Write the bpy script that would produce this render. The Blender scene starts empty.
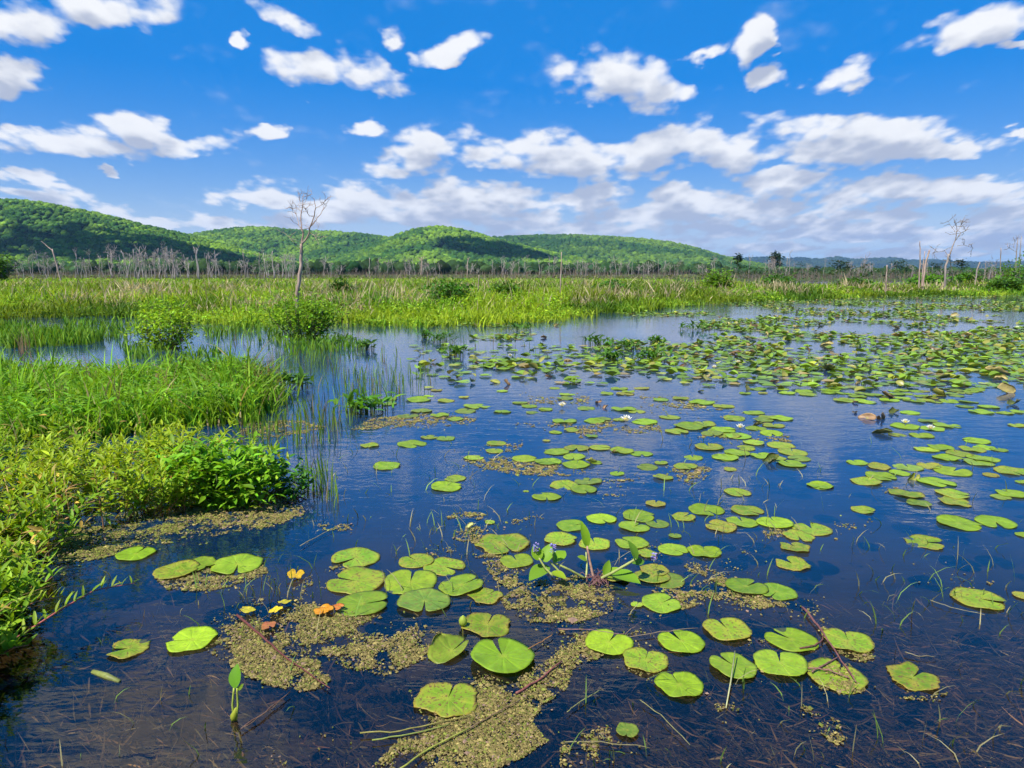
import bpy, math, random
import numpy as np
from mathutils import Vector, Matrix

SC = bpy.context.scene
COL = SC.collection
R = math.radians
RNG = np.random.default_rng(7)
random.seed(7)

# ------------------------------------------------------------------ camera
CAM_H = 1.6
FPX = 1024 * 24.0 / 36.0
PITCH = math.atan((384 - 272) / FPX)
SP, CP = math.sin(PITCH), math.cos(PITCH)
cd = bpy.data.cameras.new('camera')
cam = bpy.data.objects.new('camera', cd)
COL.objects.link(cam)
cd.sensor_width = 36
cd.lens = 24
cd.clip_start = 0.05
cd.clip_end = 40000
cam.location = (0, 0, CAM_H)
cam.rotation_euler = (math.pi / 2 - PITCH, 0, 0)
SC.camera = cam


def ray(px, py):
    a = (px - 512) / FPX
    b = (384 - py) / FPX
    return np.stack([a + 0 * b, CP + b * SP + 0 * a, -SP + b * CP + 0 * a], -1)


def at(px, py, z=0.0):
    """ground point (plane of height z) seen at a pixel"""
    d = ray(np.asarray(px, float), np.asarray(py, float))
    t = (z - CAM_H) / d[..., 2]
    return np.stack([d[..., 0] * t, d[..., 1] * t, np.full_like(t, z)], -1)


def aty(px, py, y):
    """point at distance y seen at a pixel"""
    d = ray(np.asarray(px, float), np.asarray(py, float))
    t = y / d[..., 1]
    return np.array([d[..., 0] * t, y, CAM_H + d[..., 2] * t])


def proj(x, y, z):
    dx, dy, dz = x, y, z - CAM_H
    f = dy * CP - dz * SP
    u = dy * SP + dz * CP
    return 512 + FPX * dx / f, 384 - FPX * u / f


# ------------------------------------------------------------------ noise
def _hash(ix, iy, s):
    n = (ix.astype(np.int64) * 374761393 + iy.astype(np.int64) * 668265263 + s * 974711) & 0x7fffffff
    n = ((n ^ (n >> 13)) * 1274126177) & 0x7fffffff
    return ((n ^ (n >> 16)) & 0xffff) / 65535.0


def vnoise(x, y, s=0):
    x = np.asarray(x, float); y = np.asarray(y, float)
    ix, iy = np.floor(x), np.floor(y)
    fx, fy = x - ix, y - iy
    fx = fx * fx * (3 - 2 * fx); fy = fy * fy * (3 - 2 * fy)
    a = _hash(ix, iy, s); b = _hash(ix + 1, iy, s)
    c = _hash(ix, iy + 1, s); d = _hash(ix + 1, iy + 1, s)
    return (a * (1 - fx) + b * fx) * (1 - fy) + (c * (1 - fx) + d * fx) * fy


def fbm(x, y, o=4, s=0):
    r, a, t = 0, 1.0, 0
    for k in range(o):
        r = r + a * vnoise(np.asarray(x) * 2 ** k, np.asarray(y) * 2 ** k, s + k); t += a; a *= .5
    return r / t


def smooth(a, b, x):
    t = np.clip((x - a) / (b - a), 0, 1)
    return t * t * (3 - 2 * t)


# ------------------------------------------------------------------ mesh builder
class MB:
    def __init__(s):
        s.v, s.f4, s.f3, s.c, s.n = [], [], [], [], 0

    def add(s, v, quads=None, tris=None, col=(1, 1, 1)):
        v = np.asarray(v, float).reshape(-1, 3)
        c = np.asarray(col, float)
        if c.ndim == 1:
            c = np.tile(c, (len(v), 1))
        s.v.append(v); s.c.append(c)
        if quads is not None and len(quads):
            s.f4.append(np.asarray(quads, np.int64).reshape(-1, 4) + s.n)
        if tris is not None and len(tris):
            s.f3.append(np.asarray(tris, np.int64).reshape(-1, 3) + s.n)
        s.n += len(v)

    def mesh(s, name, mat, smoothf=True):
        me = bpy.data.meshes.new(name)
        V = np.concatenate(s.v); C = np.concatenate(s.c)
        q = np.concatenate(s.f4) if s.f4 else np.zeros((0, 4), np.int64)
        t = np.concatenate(s.f3) if s.f3 else np.zeros((0, 3), np.int64)
        me.vertices.add(len(V)); me.vertices.foreach_set('co', V.astype(np.float32).ravel())
        li = np.concatenate([q.ravel(), t.ravel()]).astype(np.int32)
        me.loops.add(len(li)); me.loops.foreach_set('vertex_index', li)
        st = np.concatenate([np.arange(len(q)) * 4, len(q) * 4 + np.arange(len(t)) * 3]).astype(np.int32)
        me.polygons.add(len(st)); me.polygons.foreach_set('loop_start', st)
        me.polygons.foreach_set('use_smooth', np.full(len(st), smoothf))
        me.update(calc_edges=True)
        at_ = me.color_attributes.new('Col', 'FLOAT_COLOR', 'POINT')
        at_.data.foreach_set('color', np.concatenate([C, np.ones((len(C), 1))], 1).astype(np.float32).ravel())
        me.validate()
        if mat: me.materials.append(mat)
        return me

    def build(s, name, mat, parent=None, smoothf=True):
        return link(name, s.mesh(name, mat, smoothf), parent)


def link(name, me, parent=None):
    o = bpy.data.objects.new(name, me)
    COL.objects.link(o)
    if parent: o.parent = parent
    return o


def tag(o, label=None, cat=None, group=None, kind=None):
    if label: o['label'] = label
    if cat: o['category'] = cat
    if group: o['group'] = group
    if kind: o['kind'] = kind
    return o


def empty(name, loc=(0, 0, 0), rz=0):
    o = bpy.data.objects.new(name, None)
    COL.objects.link(o); o.location = loc; o.rotation_euler = (0, 0, rz)
    o.empty_display_size = .1
    return o


def copy_tree(o, parent=None):
    c = o.copy(); COL.objects.link(c); c.parent = parent
    for ch in o.children: copy_tree(ch, c)
    return c


def tube(mb, pts, rad, n=6, col=(1, 1, 1), cap=True):
    pts = np.asarray(pts, float); rad = np.broadcast_to(np.asarray(rad, float), (len(pts),))
    d = np.gradient(pts, axis=0)
    d /= np.linalg.norm(d, axis=1, keepdims=True) + 1e-9
    ref = np.array([0, 0, 1.0]) if abs(d[0][2]) < .8 else np.array([1.0, 0, 0])
    u = np.cross(d, ref); u /= np.linalg.norm(u, axis=1, keepdims=True) + 1e-9
    w = np.cross(d, u)
    a = np.linspace(0, 2 * np.pi, n, endpoint=False)
    V = pts[:, None] + rad[:, None, None] * (np.cos(a)[None, :, None] * u[:, None] + np.sin(a)[None, :, None] * w[:, None])
    m = len(pts)
    i = np.arange(m - 1)[:, None] * n; j = np.arange(n)[None]; k = (j + 1) % n
    q = np.stack([i + j, i + k, i + n + k, i + n + j], -1).reshape(-1, 4)
    V = V.reshape(-1, 3)
    tris = None
    if cap:
        V = np.concatenate([V, pts[[0, -1]]])
        b0, b1 = m * n, m * n + 1
        tris = [[b0, (x + 1) % n, x] for x in range(n)] + [[b1, (m - 1) * n + x, (m - 1) * n + (x + 1) % n] for x in range(n)]
    mb.add(V, q, tris, col)


def blades(mb, P, h, w, lean, col, az=None, tip=None, rng=RNG):
    """tapering grass blades, 3 segments, vectorised"""
    n = len(P)
    az = rng.uniform(0, 2 * np.pi, n) if az is None else az
    f = rng.uniform(0, 2 * np.pi, n)
    h = np.broadcast_to(h, n); w = np.broadcast_to(w, n); lean = np.broadcast_to(lean, n)
    D = np.stack([np.cos(az), np.sin(az), 0 * az], -1)
    S = np.stack([np.cos(f), np.sin(f), 0 * f], -1)
    T = np.array([0, .4, .75, 1.0]); W = np.array([.8, 1, .7, .04])
    V = np.zeros((n, 4, 2, 3))
    for k in range(4):
        c = P + D * (lean * h * T[k] ** 1.8)[:, None]
        c = c + np.array([0, 0, 1.0]) * (h * T[k] * np.sqrt(np.clip(1 - (lean * T[k]) ** 2 * .5, .1, 1)))[:, None]
        off = S * (w * W[k] * .5)[:, None]
        V[:, k, 0] = c - off; V[:, k, 1] = c + off
    base = np.arange(n)[:, None, None] * 8
    k = np.arange(3)[None, :, None] * 2
    q = base + k + np.array([0, 1, 3, 2])[None, None]
    C = np.repeat(np.broadcast_to(col, (n, 3)), 8, 0)
    if tip is not None:
        C = C.reshape(n, 4, 2, 3).copy(); C[:, 3] = np.broadcast_to(tip, (n, 3))[:, None]; C = C.reshape(-1, 3)
    mb.add(V.reshape(-1, 3), q.reshape(-1, 4), None, C)


def leaves(mb, B, D, N, L, W, curve, col, prof=(.12, .85, 1, .62, .03), fold=.18):
    """lance or oval leaves: base, direction, up normal; a ridged strip of 4 segments"""
    n = len(B)
    D = D / (np.linalg.norm(D, axis=1, keepdims=True) + 1e-9)
    S = np.cross(D, N); S /= np.linalg.norm(S, axis=1, keepdims=True) + 1e-9
    N = np.cross(S, D)
    L = np.broadcast_to(L, n); W = np.broadcast_to(W, n); curve = np.broadcast_to(curve, n)
    T = np.linspace(0, 1, len(prof)); m = len(prof)
    V = np.zeros((n, m, 3, 3))
    for k in range(m):
        c = B + D * (L * T[k])[:, None] - N * (curve * L * T[k] ** 2)[:, None]
        off = S * (W * prof[k] * .5)[:, None]; up = N * (W * prof[k] * fold)[:, None]
        V[:, k, 0] = c - off + up; V[:, k, 1] = c; V[:, k, 2] = c + off + up
    base = np.arange(n)[:, None, None] * (3 * m)
    q = []
    for k in range(m - 1):
        for j in range(2):
            q.append([3 * k + j, 3 * k + j + 1, 3 * k + 4 + j, 3 * k + 3 + j])
    q = base + np.array(q)[None]
    mb.add(V.reshape(-1, 3), q.reshape(-1, 4), None, np.repeat(np.broadcast_to(col, (n, 3)), 3 * m, 0))


def jitter(col, n, s=.2, hue=.12, rng=RNG):
    c = np.array(col)[None] * np.exp(rng.normal(0, s, (n, 1)))
    return np.clip(c * np.exp(rng.normal(0, hue, (n, 3)) * np.array([1, .3, .6])), .003, .9)


def inpoly(px, py, poly):
    poly = np.asarray(poly, float); r = np.zeros(len(px), bool)
    x0, y0 = poly[-1]
    for x1, y1 in poly:
        c = ((y1 > py) != (y0 > py)) & (px < (x0 - x1) * (py - y1) / (y0 - y1 + 1e-12) + x1)
        r ^= c; x0, y0 = x1, y1
    return r


def sample_poly(poly, n, rng=RNG):
    poly = np.asarray(poly, float); lo, hi = poly.min(0), poly.max(0)
    out = np.zeros((0, 2))
    while len(out) < n:
        p = rng.uniform(lo, hi, (n * 2, 2)); out = np.concatenate([out, p[inpoly(p[:, 0], p[:, 1], poly)]])
    return out[:n]


# ------------------------------------------------------------------ materials
def newmat(name):
    m = bpy.data.materials.new(name); m.use_nodes = True
    nt = m.node_tree; nt.nodes.clear()
    out = nt.nodes.new('ShaderNodeOutputMaterial')
    return m, nt, out


def N_(nt, t, **kw):
    n = nt.nodes.new(t)
    for k, v in kw.items():
        if k.startswith('i_'):
            key = k[2:]
            key = int(key) if key.isdigit() else key
            n.inputs[key].default_value = v
        else:
            setattr(n, k, v)
    return n


def foliage_mat(name, trans=.35, rough=.45, spec=.35, noise=0, objcol=False):
    m, nt, out = newmat(name); L = nt.links.new
    a = N_(nt, 'ShaderNodeAttribute', attribute_name='Col')
    col = a.outputs['Color']
    if noise:
        tc = N_(nt, 'ShaderNodeTexCoord'); nz = N_(nt, 'ShaderNodeTexNoise', i_Scale=noise, i_Detail=4.0)
        L(tc.outputs['Object'], nz.inputs['Vector'])
        mr = N_(nt, 'ShaderNodeMapRange'); mr.inputs[1].default_value = .3; mr.inputs[2].default_value = .7
        mr.inputs[3].default_value = .6; mr.inputs[4].default_value = 1.4
        L(nz.outputs['Fac'], mr.inputs[0])
        mx = N_(nt, 'ShaderNodeVectorMath', operation='SCALE'); L(col, mx.inputs[0]); L(mr.outputs[0], mx.inputs['Scale'])
        col = mx.outputs[0]
    p = N_(nt, 'ShaderNodeBsdfPrincipled', i_Roughness=rough)
    p.inputs['Specular IOR Level'].default_value = spec
    L(col, p.inputs['Base Color'])
    t = N_(nt, 'ShaderNodeBsdfTranslucent')
    tm = N_(nt, 'ShaderNodeVectorMath', operation='MULTIPLY'); tm.inputs[1].default_value = (1.35, 1.25, .5)
    L(col, tm.inputs[0]); L(tm.outputs[0], t.inputs['Color'])
    mix = N_(nt, 'ShaderNodeMixShader', i_0=trans)
    L(p.outputs[0], mix.inputs[1]); L(t.outputs[0], mix.inputs[2]); L(mix.outputs[0], out.inputs['Surface'])
    return m


def wood_mat(name, c1, c2, scale=9):
    m, nt, out = newmat(name); L = nt.links.new
    tc = N_(nt, 'ShaderNodeTexCoord'); mp = N_(nt, 'ShaderNodeMapping'); mp.inputs['Scale'].default_value = (1, 1, .18)
    L(tc.outputs['Object'], mp.inputs['Vector'])
    nz = N_(nt, 'ShaderNodeTexNoise', i_Scale=float(scale), i_Detail=6.0); L(mp.outputs[0], nz.inputs['Vector'])
    cr = N_(nt, 'ShaderNodeValToRGB'); cr.color_ramp.elements[0].position = .35; cr.color_ramp.elements[1].position = .68
    cr.color_ramp.elements[0].color = (*c1, 1); cr.color_ramp.elements[1].color = (*c2, 1)
    L(nz.outputs['Fac'], cr.inputs[0])
    p = N_(nt, 'ShaderNodeBsdfPrincipled', i_Roughness=.85)
    L(cr.outputs[0], p.inputs['Base Color'])
    b = N_(nt, 'ShaderNodeBump', i_Strength=.5, i_Distance=.02); L(nz.outputs['Fac'], b.inputs['Height']); L(b.outputs[0], p.inputs['Normal'])
    L(p.outputs[0], out.inputs['Surface'])
    return m


def pad_mat(name):
    """lily pad: object colour, alpha of the object colour = how worn it is (spots, brown rim)"""
    m, nt, out = newmat(name); L = nt.links.new
    oi = N_(nt, 'ShaderNodeObjectInfo'); tc = N_(nt, 'ShaderNodeTexCoord')
    geo = N_(nt, 'ShaderNodeNewGeometry')
    a = N_(nt, 'ShaderNodeAttribute', attribute_name='Col')
    sep = N_(nt, 'ShaderNodeSeparateColor'); L(a.outputs['Color'], sep.inputs[0])   # R radius, G vein, B centre
    wear = N_(nt, 'ShaderNodeMath', operation='SUBTRACT', i_0=1.0); L(oi.outputs['Alpha'], wear.inputs[1])
    # noise in pad space shifted per object
    comb = N_(nt, 'ShaderNodeVectorMath', operation='ADD'); L(tc.outputs['Object'], comb.inputs[0])
    rs = N_(nt, 'ShaderNodeMath', operation='MULTIPLY', i_1=37.0); L(oi.outputs['Random'], rs.inputs[0]); L(rs.outputs[0], comb.inputs[1])
    n1 = N_(nt, 'ShaderNodeTexNoise', i_Scale=2.2, i_Detail=5.0); L(comb.outputs[0], n1.inputs['Vector'])
    n2 = N_(nt, 'ShaderNodeTexNoise', i_Scale=9.0, i_Detail=3.0); L(comb.outputs[0], n2.inputs['Vector'])
    # soft value variation
    mr = N_(nt, 'ShaderNodeMapRange', i_1=.3, i_2=.7, i_3=.78, i_4=1.2); L(n1.outputs['Fac'], mr.inputs[0])
    vein = N_(nt, 'ShaderNodeMapRange', i_1=0.0, i_2=1.0, i_3=.95, i_4=1.14); L(sep.outputs['Green'], vein.inputs[0])
    mul = N_(nt, 'ShaderNodeMath', operation='MULTIPLY'); L(mr.outputs[0], mul.inputs[0]); L(vein.outputs[0], mul.inputs[1])
    base = N_(nt, 'ShaderNodeVectorMath', operation='SCALE'); L(oi.outputs['Color'], base.inputs[0]); L(mul.outputs[0], base.inputs['Scale'])
    # centre boss yellowish
    cm = N_(nt, 'ShaderNodeMix', data_type='RGBA'); cm.inputs['B'].default_value = (.34, .38, .04, 1)
    cf = N_(nt, 'ShaderNodeMath', operation='MULTIPLY', i_1=.6); L(sep.outputs['Blue'], cf.inputs[0])
    L(cf.outputs[0], cm.inputs['Factor']); L(base.outputs[0], cm.inputs['A'])
    # yellow then brown towards the rim, amount = wear
    rim = N_(nt, 'ShaderNodeMath', operation='POWER', i_1=9.0); L(sep.outputs['Red'], rim.inputs[0])
    nn = N_(nt, 'ShaderNodeMath', operation='MULTIPLY_ADD', i_1=3.4, i_2=-1.45); L(n1.outputs['Fac'], nn.inputs[0])
    r1 = N_(nt, 'ShaderNodeMath', operation='ADD'); L(rim.outputs[0], r1.inputs[0]); L(nn.outputs[0], r1.inputs[1])
    r2 = N_(nt, 'ShaderNodeMath', operation='MULTIPLY', use_clamp=True); L(r1.outputs[0], r2.inputs[0]); L(wear.outputs[0], r2.inputs[1])
    m1 = N_(nt, 'ShaderNodeMix', data_type='RGBA'); m1.inputs['B'].default_value = (.34, .22, .04, 1)
    L(r2.outputs[0], m1.inputs['Factor']); L(cm.outputs['Result'], m1.inputs['A'])
    # spots
    sp = N_(nt, 'ShaderNodeMapRange', i_1=.57, i_2=.62, i_3=0.0, i_4=1.0); L(n2.outputs['Fac'], sp.inputs[0])
    sw = N_(nt, 'ShaderNodeMath', operation='MULTIPLY_ADD', i_1=1.3, i_2=.20, use_clamp=True); L(wear.outputs[0], sw.inputs[0])
    s2 = N_(nt, 'ShaderNodeMath', operation='MULTIPLY'); L(sp.outputs[0], s2.inputs[0]); L(sw.outputs[0], s2.inputs[1])
    m2 = N_(nt, 'ShaderNodeMix', data_type='RGBA'); m2.inputs['B'].default_value = (.16, .10, .03, 1)
    L(s2.outputs[0], m2.inputs['Factor']); L(m1.outputs['Result'], m2.inputs['A'])
    # underside reddish brown
    m3 = N_(nt, 'ShaderNodeMix', data_type='RGBA'); m3.inputs['B'].default_value = (.16, .11, .05, 1)
    bf = N_(nt, 'ShaderNodeMath', operation='MULTIPLY', i_1=.35); L(geo.outputs['Backfacing'], bf.inputs[0])
    L(bf.outputs[0], m3.inputs['Factor']); L(m2.outputs['Result'], m3.inputs['A'])
    p = N_(nt, 'ShaderNodeBsdfPrincipled', i_Roughness=.45); p.inputs['Specular IOR Level'].default_value = .25
    L(m3.outputs['Result'], p.inputs['Base Color'])
    bh = N_(nt, 'ShaderNodeMath', operation='MULTIPLY_ADD', i_1=-.6); L(sep.outputs['Green'], bh.inputs[0]); L(n1.outputs['Fac'], bh.inputs[2])
    b = N_(nt, 'ShaderNodeBump', i_Strength=.35, i_Distance=.012); L(bh.outputs[0], b.inputs['Height']); L(b.outputs[0], p.inputs['Normal'])
    t = N_(nt, 'ShaderNodeBsdfTranslucent'); L(m2.outputs['Result'], t.inputs['Color'])
    mix = N_(nt, 'ShaderNodeMixShader', i_0=.18)
    L(p.outputs[0], mix.inputs[1]); L(t.outputs[0], mix.inputs[2]); L(mix.outputs[0], out.inputs['Surface'])
    return m


def plain(name, rough=.6, spec=.3):
    m, nt, out = newmat(name); L = nt.links.new
    a = N_(nt, 'ShaderNodeAttribute', attribute_name='Col')
    tc = N_(nt, 'ShaderNodeTexCoord'); nz = N_(nt, 'ShaderNodeTexNoise', i_Scale=40.0, i_Detail=4.0)
    L(tc.outputs['Object'], nz.inputs['Vector'])
    mr = N_(nt, 'ShaderNodeMapRange', i_1=.3, i_2=.7, i_3=.7, i_4=1.3); L(nz.outputs['Fac'], mr.inputs[0])
    mx = N_(nt, 'ShaderNodeVectorMath', operation='SCALE'); L(a.outputs['Color'], mx.inputs[0]); L(mr.outputs[0], mx.inputs['Scale'])
    p = N_(nt, 'ShaderNodeBsdfPrincipled', i_Roughness=rough); p.inputs['Specular IOR Level'].default_value = spec
    L(mx.outputs[0], p.inputs['Base Color']); L(p.outputs[0], out.inputs['Surface'])
    return m


M_GRASS = foliage_mat('grass_blades', .40, .55, .2)
M_LEAF = foliage_mat('leaf', .38, .5, .2)
M_FOREST = foliage_mat('forest_canopy', .12, .8, .05, noise=.45)
M_PAD = pad_mat('lily_pad')
M_PADS = foliage_mat('small_pads', .15, .38, .4)
M_STEM = plain('stem', .55, .35)
M_WEED = plain('floating_weed', .8, .2)
M_PETAL = foliage_mat('petal', .3, .5, .3)
M_DEAD = wood_mat('dead_wood', (.13, .105, .09), (.36, .30, .26))
M_DEADPALE = wood_mat('pale_dead_wood', (.22, .15, .115), (.48, .36, .29))
M_DEADFAR = wood_mat('far_dead_wood', (.20, .165, .155), (.44, .375, .35), 2)


def ground_mat():
    m, nt, out = newmat('lake_bed_mud'); L = nt.links.new
    tc = N_(nt, 'ShaderNodeTexCoord')
    nz = N_(nt, 'ShaderNodeTexNoise', i_Scale=1.7, i_Detail=8.0); L(tc.outputs['Object'], nz.inputs['Vector'])
    cr = N_(nt, 'ShaderNodeValToRGB'); e = cr.color_ramp.elements
    e[0].position = .3; e[0].color = (.020, .017, .011, 1); e[1].position = .75; e[1].color = (.065, .05, .03, 1)
    L(nz.outputs['Fac'], cr.inputs[0])
    a = N_(nt, 'ShaderNodeAttribute', attribute_name='Col')
    mx = N_(nt, 'ShaderNodeMix', data_type='RGBA'); L(a.outputs['Fac'], mx.inputs['Factor'])
    sp = N_(nt, 'ShaderNodeSeparateColor'); L(a.outputs['Color'], sp.inputs[0]); L(sp.outputs['Red'], mx.inputs['Factor'])
    mx.inputs['B'].default_value = (.06, .10, .018, 1)
    L(cr.outputs[0], mx.inputs['A'])
    p = N_(nt, 'ShaderNodeBsdfPrincipled', i_Roughness=.9); p.inputs['Specular IOR Level'].default_value = .1
    L(mx.outputs['Result'], p.inputs['Base Color']); L(p.outputs[0], out.inputs['Surface'])
    return m


def water_mat():
    m, nt, out = newmat('pond_water'); L = nt.links.new
    tc = N_(nt, 'ShaderNodeTexCoord')
    mp = N_(nt, 'ShaderNodeMapping'); mp.inputs['Scale'].default_value = (1.0, 2.2, 1); L(tc.outputs['Object'], mp.inputs['Vector'])
    n1 = N_(nt, 'ShaderNodeTexNoise', i_Scale=3.2, i_Detail=3.0); L(mp.outputs[0], n1.inputs['Vector'])
    n2 = N_(nt, 'ShaderNodeTexNoise', i_Scale=13.0, i_Detail=2.0); L(mp.outputs[0], n2.inputs['Vector'])
    n3 = N_(nt, 'ShaderNodeTexNoise', i_Scale=.35, i_Detail=2.0); L(tc.outputs['Object'], n3.inputs['Vector'])
    amp = N_(nt, 'ShaderNodeMapRange', i_1=.42, i_2=.62, i_3=.12, i_4=.55); L(n3.outputs['Fac'], amp.inputs[0])
    f = N_(nt, 'ShaderNodeMath', operation='MULTIPLY'); L(n2.outputs['Fac'], f.inputs[0]); L(amp.outputs[0], f.inputs[1])
    h = N_(nt, 'ShaderNodeMath', operation='ADD'); L(n1.outputs['Fac'], h.inputs[0]); L(f.outputs[0], h.inputs[1])
    b = N_(nt, 'ShaderNodeBump', i_Strength=.30, i_Distance=.012); L(h.outputs[0], b.inputs['Height'])
    fr = N_(nt, 'ShaderNodeFresnel', i_IOR=WATER_IOR); L(b.outputs[0], fr.inputs['Normal'])
    g = N_(nt, 'ShaderNodeBsdfGlossy', i_Roughness=.03); L(b.outputs[0], g.inputs['Normal'])
    g.inputs['Color'].default_value = (1, 1, 1, 1)
    t = N_(nt, 'ShaderNodeBsdfTransparent'); t.inputs['Color'].default_value = (.66, .58, .44, 1)
    # clear and weedy close in, blue diffuse further out standing in for sky reflection
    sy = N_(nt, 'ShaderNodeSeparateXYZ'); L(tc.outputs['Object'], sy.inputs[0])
    sky_fac = N_(nt, 'ShaderNodeMapRange', interpolation_type='SMOOTHSTEP', i_1=2.4, i_2=5.5, i_3=.02, i_4=.34); L(sy.outputs['Y'], sky_fac.inputs[0])
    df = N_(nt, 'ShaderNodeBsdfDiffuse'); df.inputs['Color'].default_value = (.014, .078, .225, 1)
    tm = N_(nt, 'ShaderNodeMixShader'); L(sky_fac.outputs[0], tm.inputs[0]); L(t.outputs[0], tm.inputs[1]); L(df.outputs[0], tm.inputs[2])
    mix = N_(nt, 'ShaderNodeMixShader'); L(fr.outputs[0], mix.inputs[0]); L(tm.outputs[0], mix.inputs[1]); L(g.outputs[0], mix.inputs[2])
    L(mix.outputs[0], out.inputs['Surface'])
    return m


WATER_IOR = 1.6
M_GROUND = ground_mat(); M_WATER = water_mat()

# ------------------------------------------------------------------ light and sky
SUN_EL, SUN_AZ = R(57), R(-138)            # azimuth clockwise from +Y (view direction)
sd = Vector((math.cos(SUN_EL) * math.sin(SUN_AZ), math.cos(SUN_EL) * math.cos(SUN_AZ), math.sin(SUN_EL)))
sl = bpy.data.lights.new('sun', 'SUN'); sl.energy = 4.6; sl.angle = R(.5); sl.color = (1, .95, .86)
so = bpy.data.objects.new('sun', sl); COL.objects.link(so)
so.rotation_euler = (-sd).to_track_quat('-Z', 'Y').to_euler(); so.location = (0, 0, 50)

CLOUDS = [  # px, py, rx, ry, tilt
    (12, 16, 62, 34, 0), (112, 4, 72, 24, 0), (10, 76, 44, 27, 8), (66, 142, 84, 22, 4), (140, 130, 60, 20, 12), (190, 144, 50, 14, -6),
    (30, 174, 46, 13, 0), (42, 196, 46, 13, 0), (112, 211, 40, 12, 0), (160, 221, 40, 9, 0), (205, 222, 34, 8, 0), (106, 168, 12, 7, 0),
    (282, 20, 36, 13, 15), (248, 36, 12, 8, 30), (318, 66, 58, 28, 8), (362, 80, 42, 22, 0), (265, 130, 20, 8, 0), (360, 124, 24, 10, 0),
    (412, 154, 44, 24, 0), (490, 150, 66, 24, 4), (566, 154, 74, 24, 3), (640, 152, 76, 24, 0), (705, 145, 62, 30, 5),
    (256, 192, 54, 18, 0), (300, 217, 74, 16, 0), (370, 200, 84, 20, 0), (478, 193, 84, 22, 3), (440, 217, 120, 18, 0), (520, 222, 60, 14, 0),
    (840, 140, 96, 34, 4), (900, 138, 72, 26, 0), (958, 146, 62, 14, 0), (1020, 132, 20, 9, 0),
    (620, 78, 62, 34, 6), (700, 56, 24, 9, -35), (772, 72, 20, 18, 0), (842, 74, 32, 25, -20), (748, 36, 22, 26, 20), (985, 22, 72, 26, -10),
    (452, 50, 44, 13, -18), (398, 38, 14, 16, 0), (1010, 48, 36, 10, 0),
    (596, 194, 58, 17, 0), (684, 193, 66, 16, 0), (650, 213, 110, 15, 0), (790, 180, 80, 20, 0), (880, 186, 96, 22, 0), (970, 190, 90, 20, 0),
    (760, 205, 84, 15, 0), (870, 210, 100, 15, 0), (1000, 214, 66, 17, 0), (700, 228, 110, 11, 0), (850, 232, 170, 11, 0), (980, 238, 120, 11, 0),
    (770, 248, 110, 8, 0), (920, 252, 150, 8, 0), (600, 226, 70, 10, 0), (880, 262, 170, 7, 0), (640, 240, 90, 8, 0),
    (-150, 120, 120, 30, 0), (1150, 160, 120, 30, 0), (-200, 200, 130, 22, 0), (1200, 215, 160, 26, 0),
    (560, 240, 200, 9, 0), (1010, 228, 90, 10, 0), (820, 222, 120, 11, 0), (690, 205, 80, 11, 0), (60, -330, 170, 130, 10), (520, -190, 150, 60, 0),
]


def duv(px, py):
    d = ray(np.float64(px), np.float64(py)); return d[0] / d[1], d[2] / d[1]


SKY_S = (1.40, .15); SKY_V = (.30, 2.38); SKY_H = .573
w = bpy.data.worlds.new('World'); SC.world = w; w.use_nodes = True
nt = w.node_tree; nt.nodes.clear(); L = nt.links.new
wo = N_(nt, 'ShaderNodeOutputWorld'); bg = N_(nt, 'ShaderNodeBackground', i_Strength=.11); L(bg.outputs[0], wo.inputs[0])
sky = N_(nt, 'ShaderNodeTexSky', sky_type='NISHITA', sun_disc=False, sun_elevation=SUN_EL, sun_rotation=SUN_AZ % (2 * math.pi),
         air_density=1.0, dust_density=.25, ozone_density=2.2)
# clear-day grade of the sky: deeper blue, less glare at the horizon
hv = N_(nt, 'ShaderNodeSeparateColor', mode='HSV'); L(sky.outputs[0], hv.inputs[0])
s1 = N_(nt, 'ShaderNodeMath', operation='MULTIPLY_ADD', i_1=SKY_S[0], i_2=SKY_S[1], use_clamp=True); L(hv.outputs[1], s1.inputs[0])
v1 = N_(nt, 'ShaderNodeMath', operation='POWER', i_1=SKY_V[0]); L(hv.outputs[2], v1.inputs[0])
v2 = N_(nt, 'ShaderNodeMath', operation='MULTIPLY', i_1=SKY_V[1]); L(v1.outputs[0], v2.inputs[0])
h1 = N_(nt, 'ShaderNodeMath', operation='MULTIPLY_ADD', i_1=.042, i_2=SKY_H); L(s1.outputs[0], h1.inputs[0])
hs = N_(nt, 'ShaderNodeCombineColor', mode='HSV'); L(h1.outputs[0], hs.inputs[0]); L(s1.outputs[0], hs.inputs[1]); L(v2.outputs[0], hs.inputs[2])
tc = N_(nt, 'ShaderNodeTexCoord'); sx = N_(nt, 'ShaderNodeSeparateXYZ'); L(tc.outputs['Generated'], sx.inputs[0])
ay = N_(nt, 'ShaderNodeMath', operation='ABSOLUTE'); L(sx.outputs['Y'], ay.inputs[0])
am = N_(nt, 'ShaderNodeMath', operation='MAXIMUM', i_1=.02); L(ay.outputs[0], am.inputs[0])
du = N_(nt, 'ShaderNodeMath', operation='DIVIDE'); L(sx.outputs['X'], du.inputs[0]); L(am.outputs[0], du.inputs[1])
dv = N_(nt, 'ShaderNodeMath', operation='DIVIDE'); L(sx.outputs['Z'], dv.inputs[0]); L(am.outputs[0], dv.inputs[1])
uv = N_(nt, 'ShaderNodeCombineXYZ'); L(du.outputs[0], uv.inputs[0]); L(dv.outputs[0], uv.inputs[1])
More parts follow.
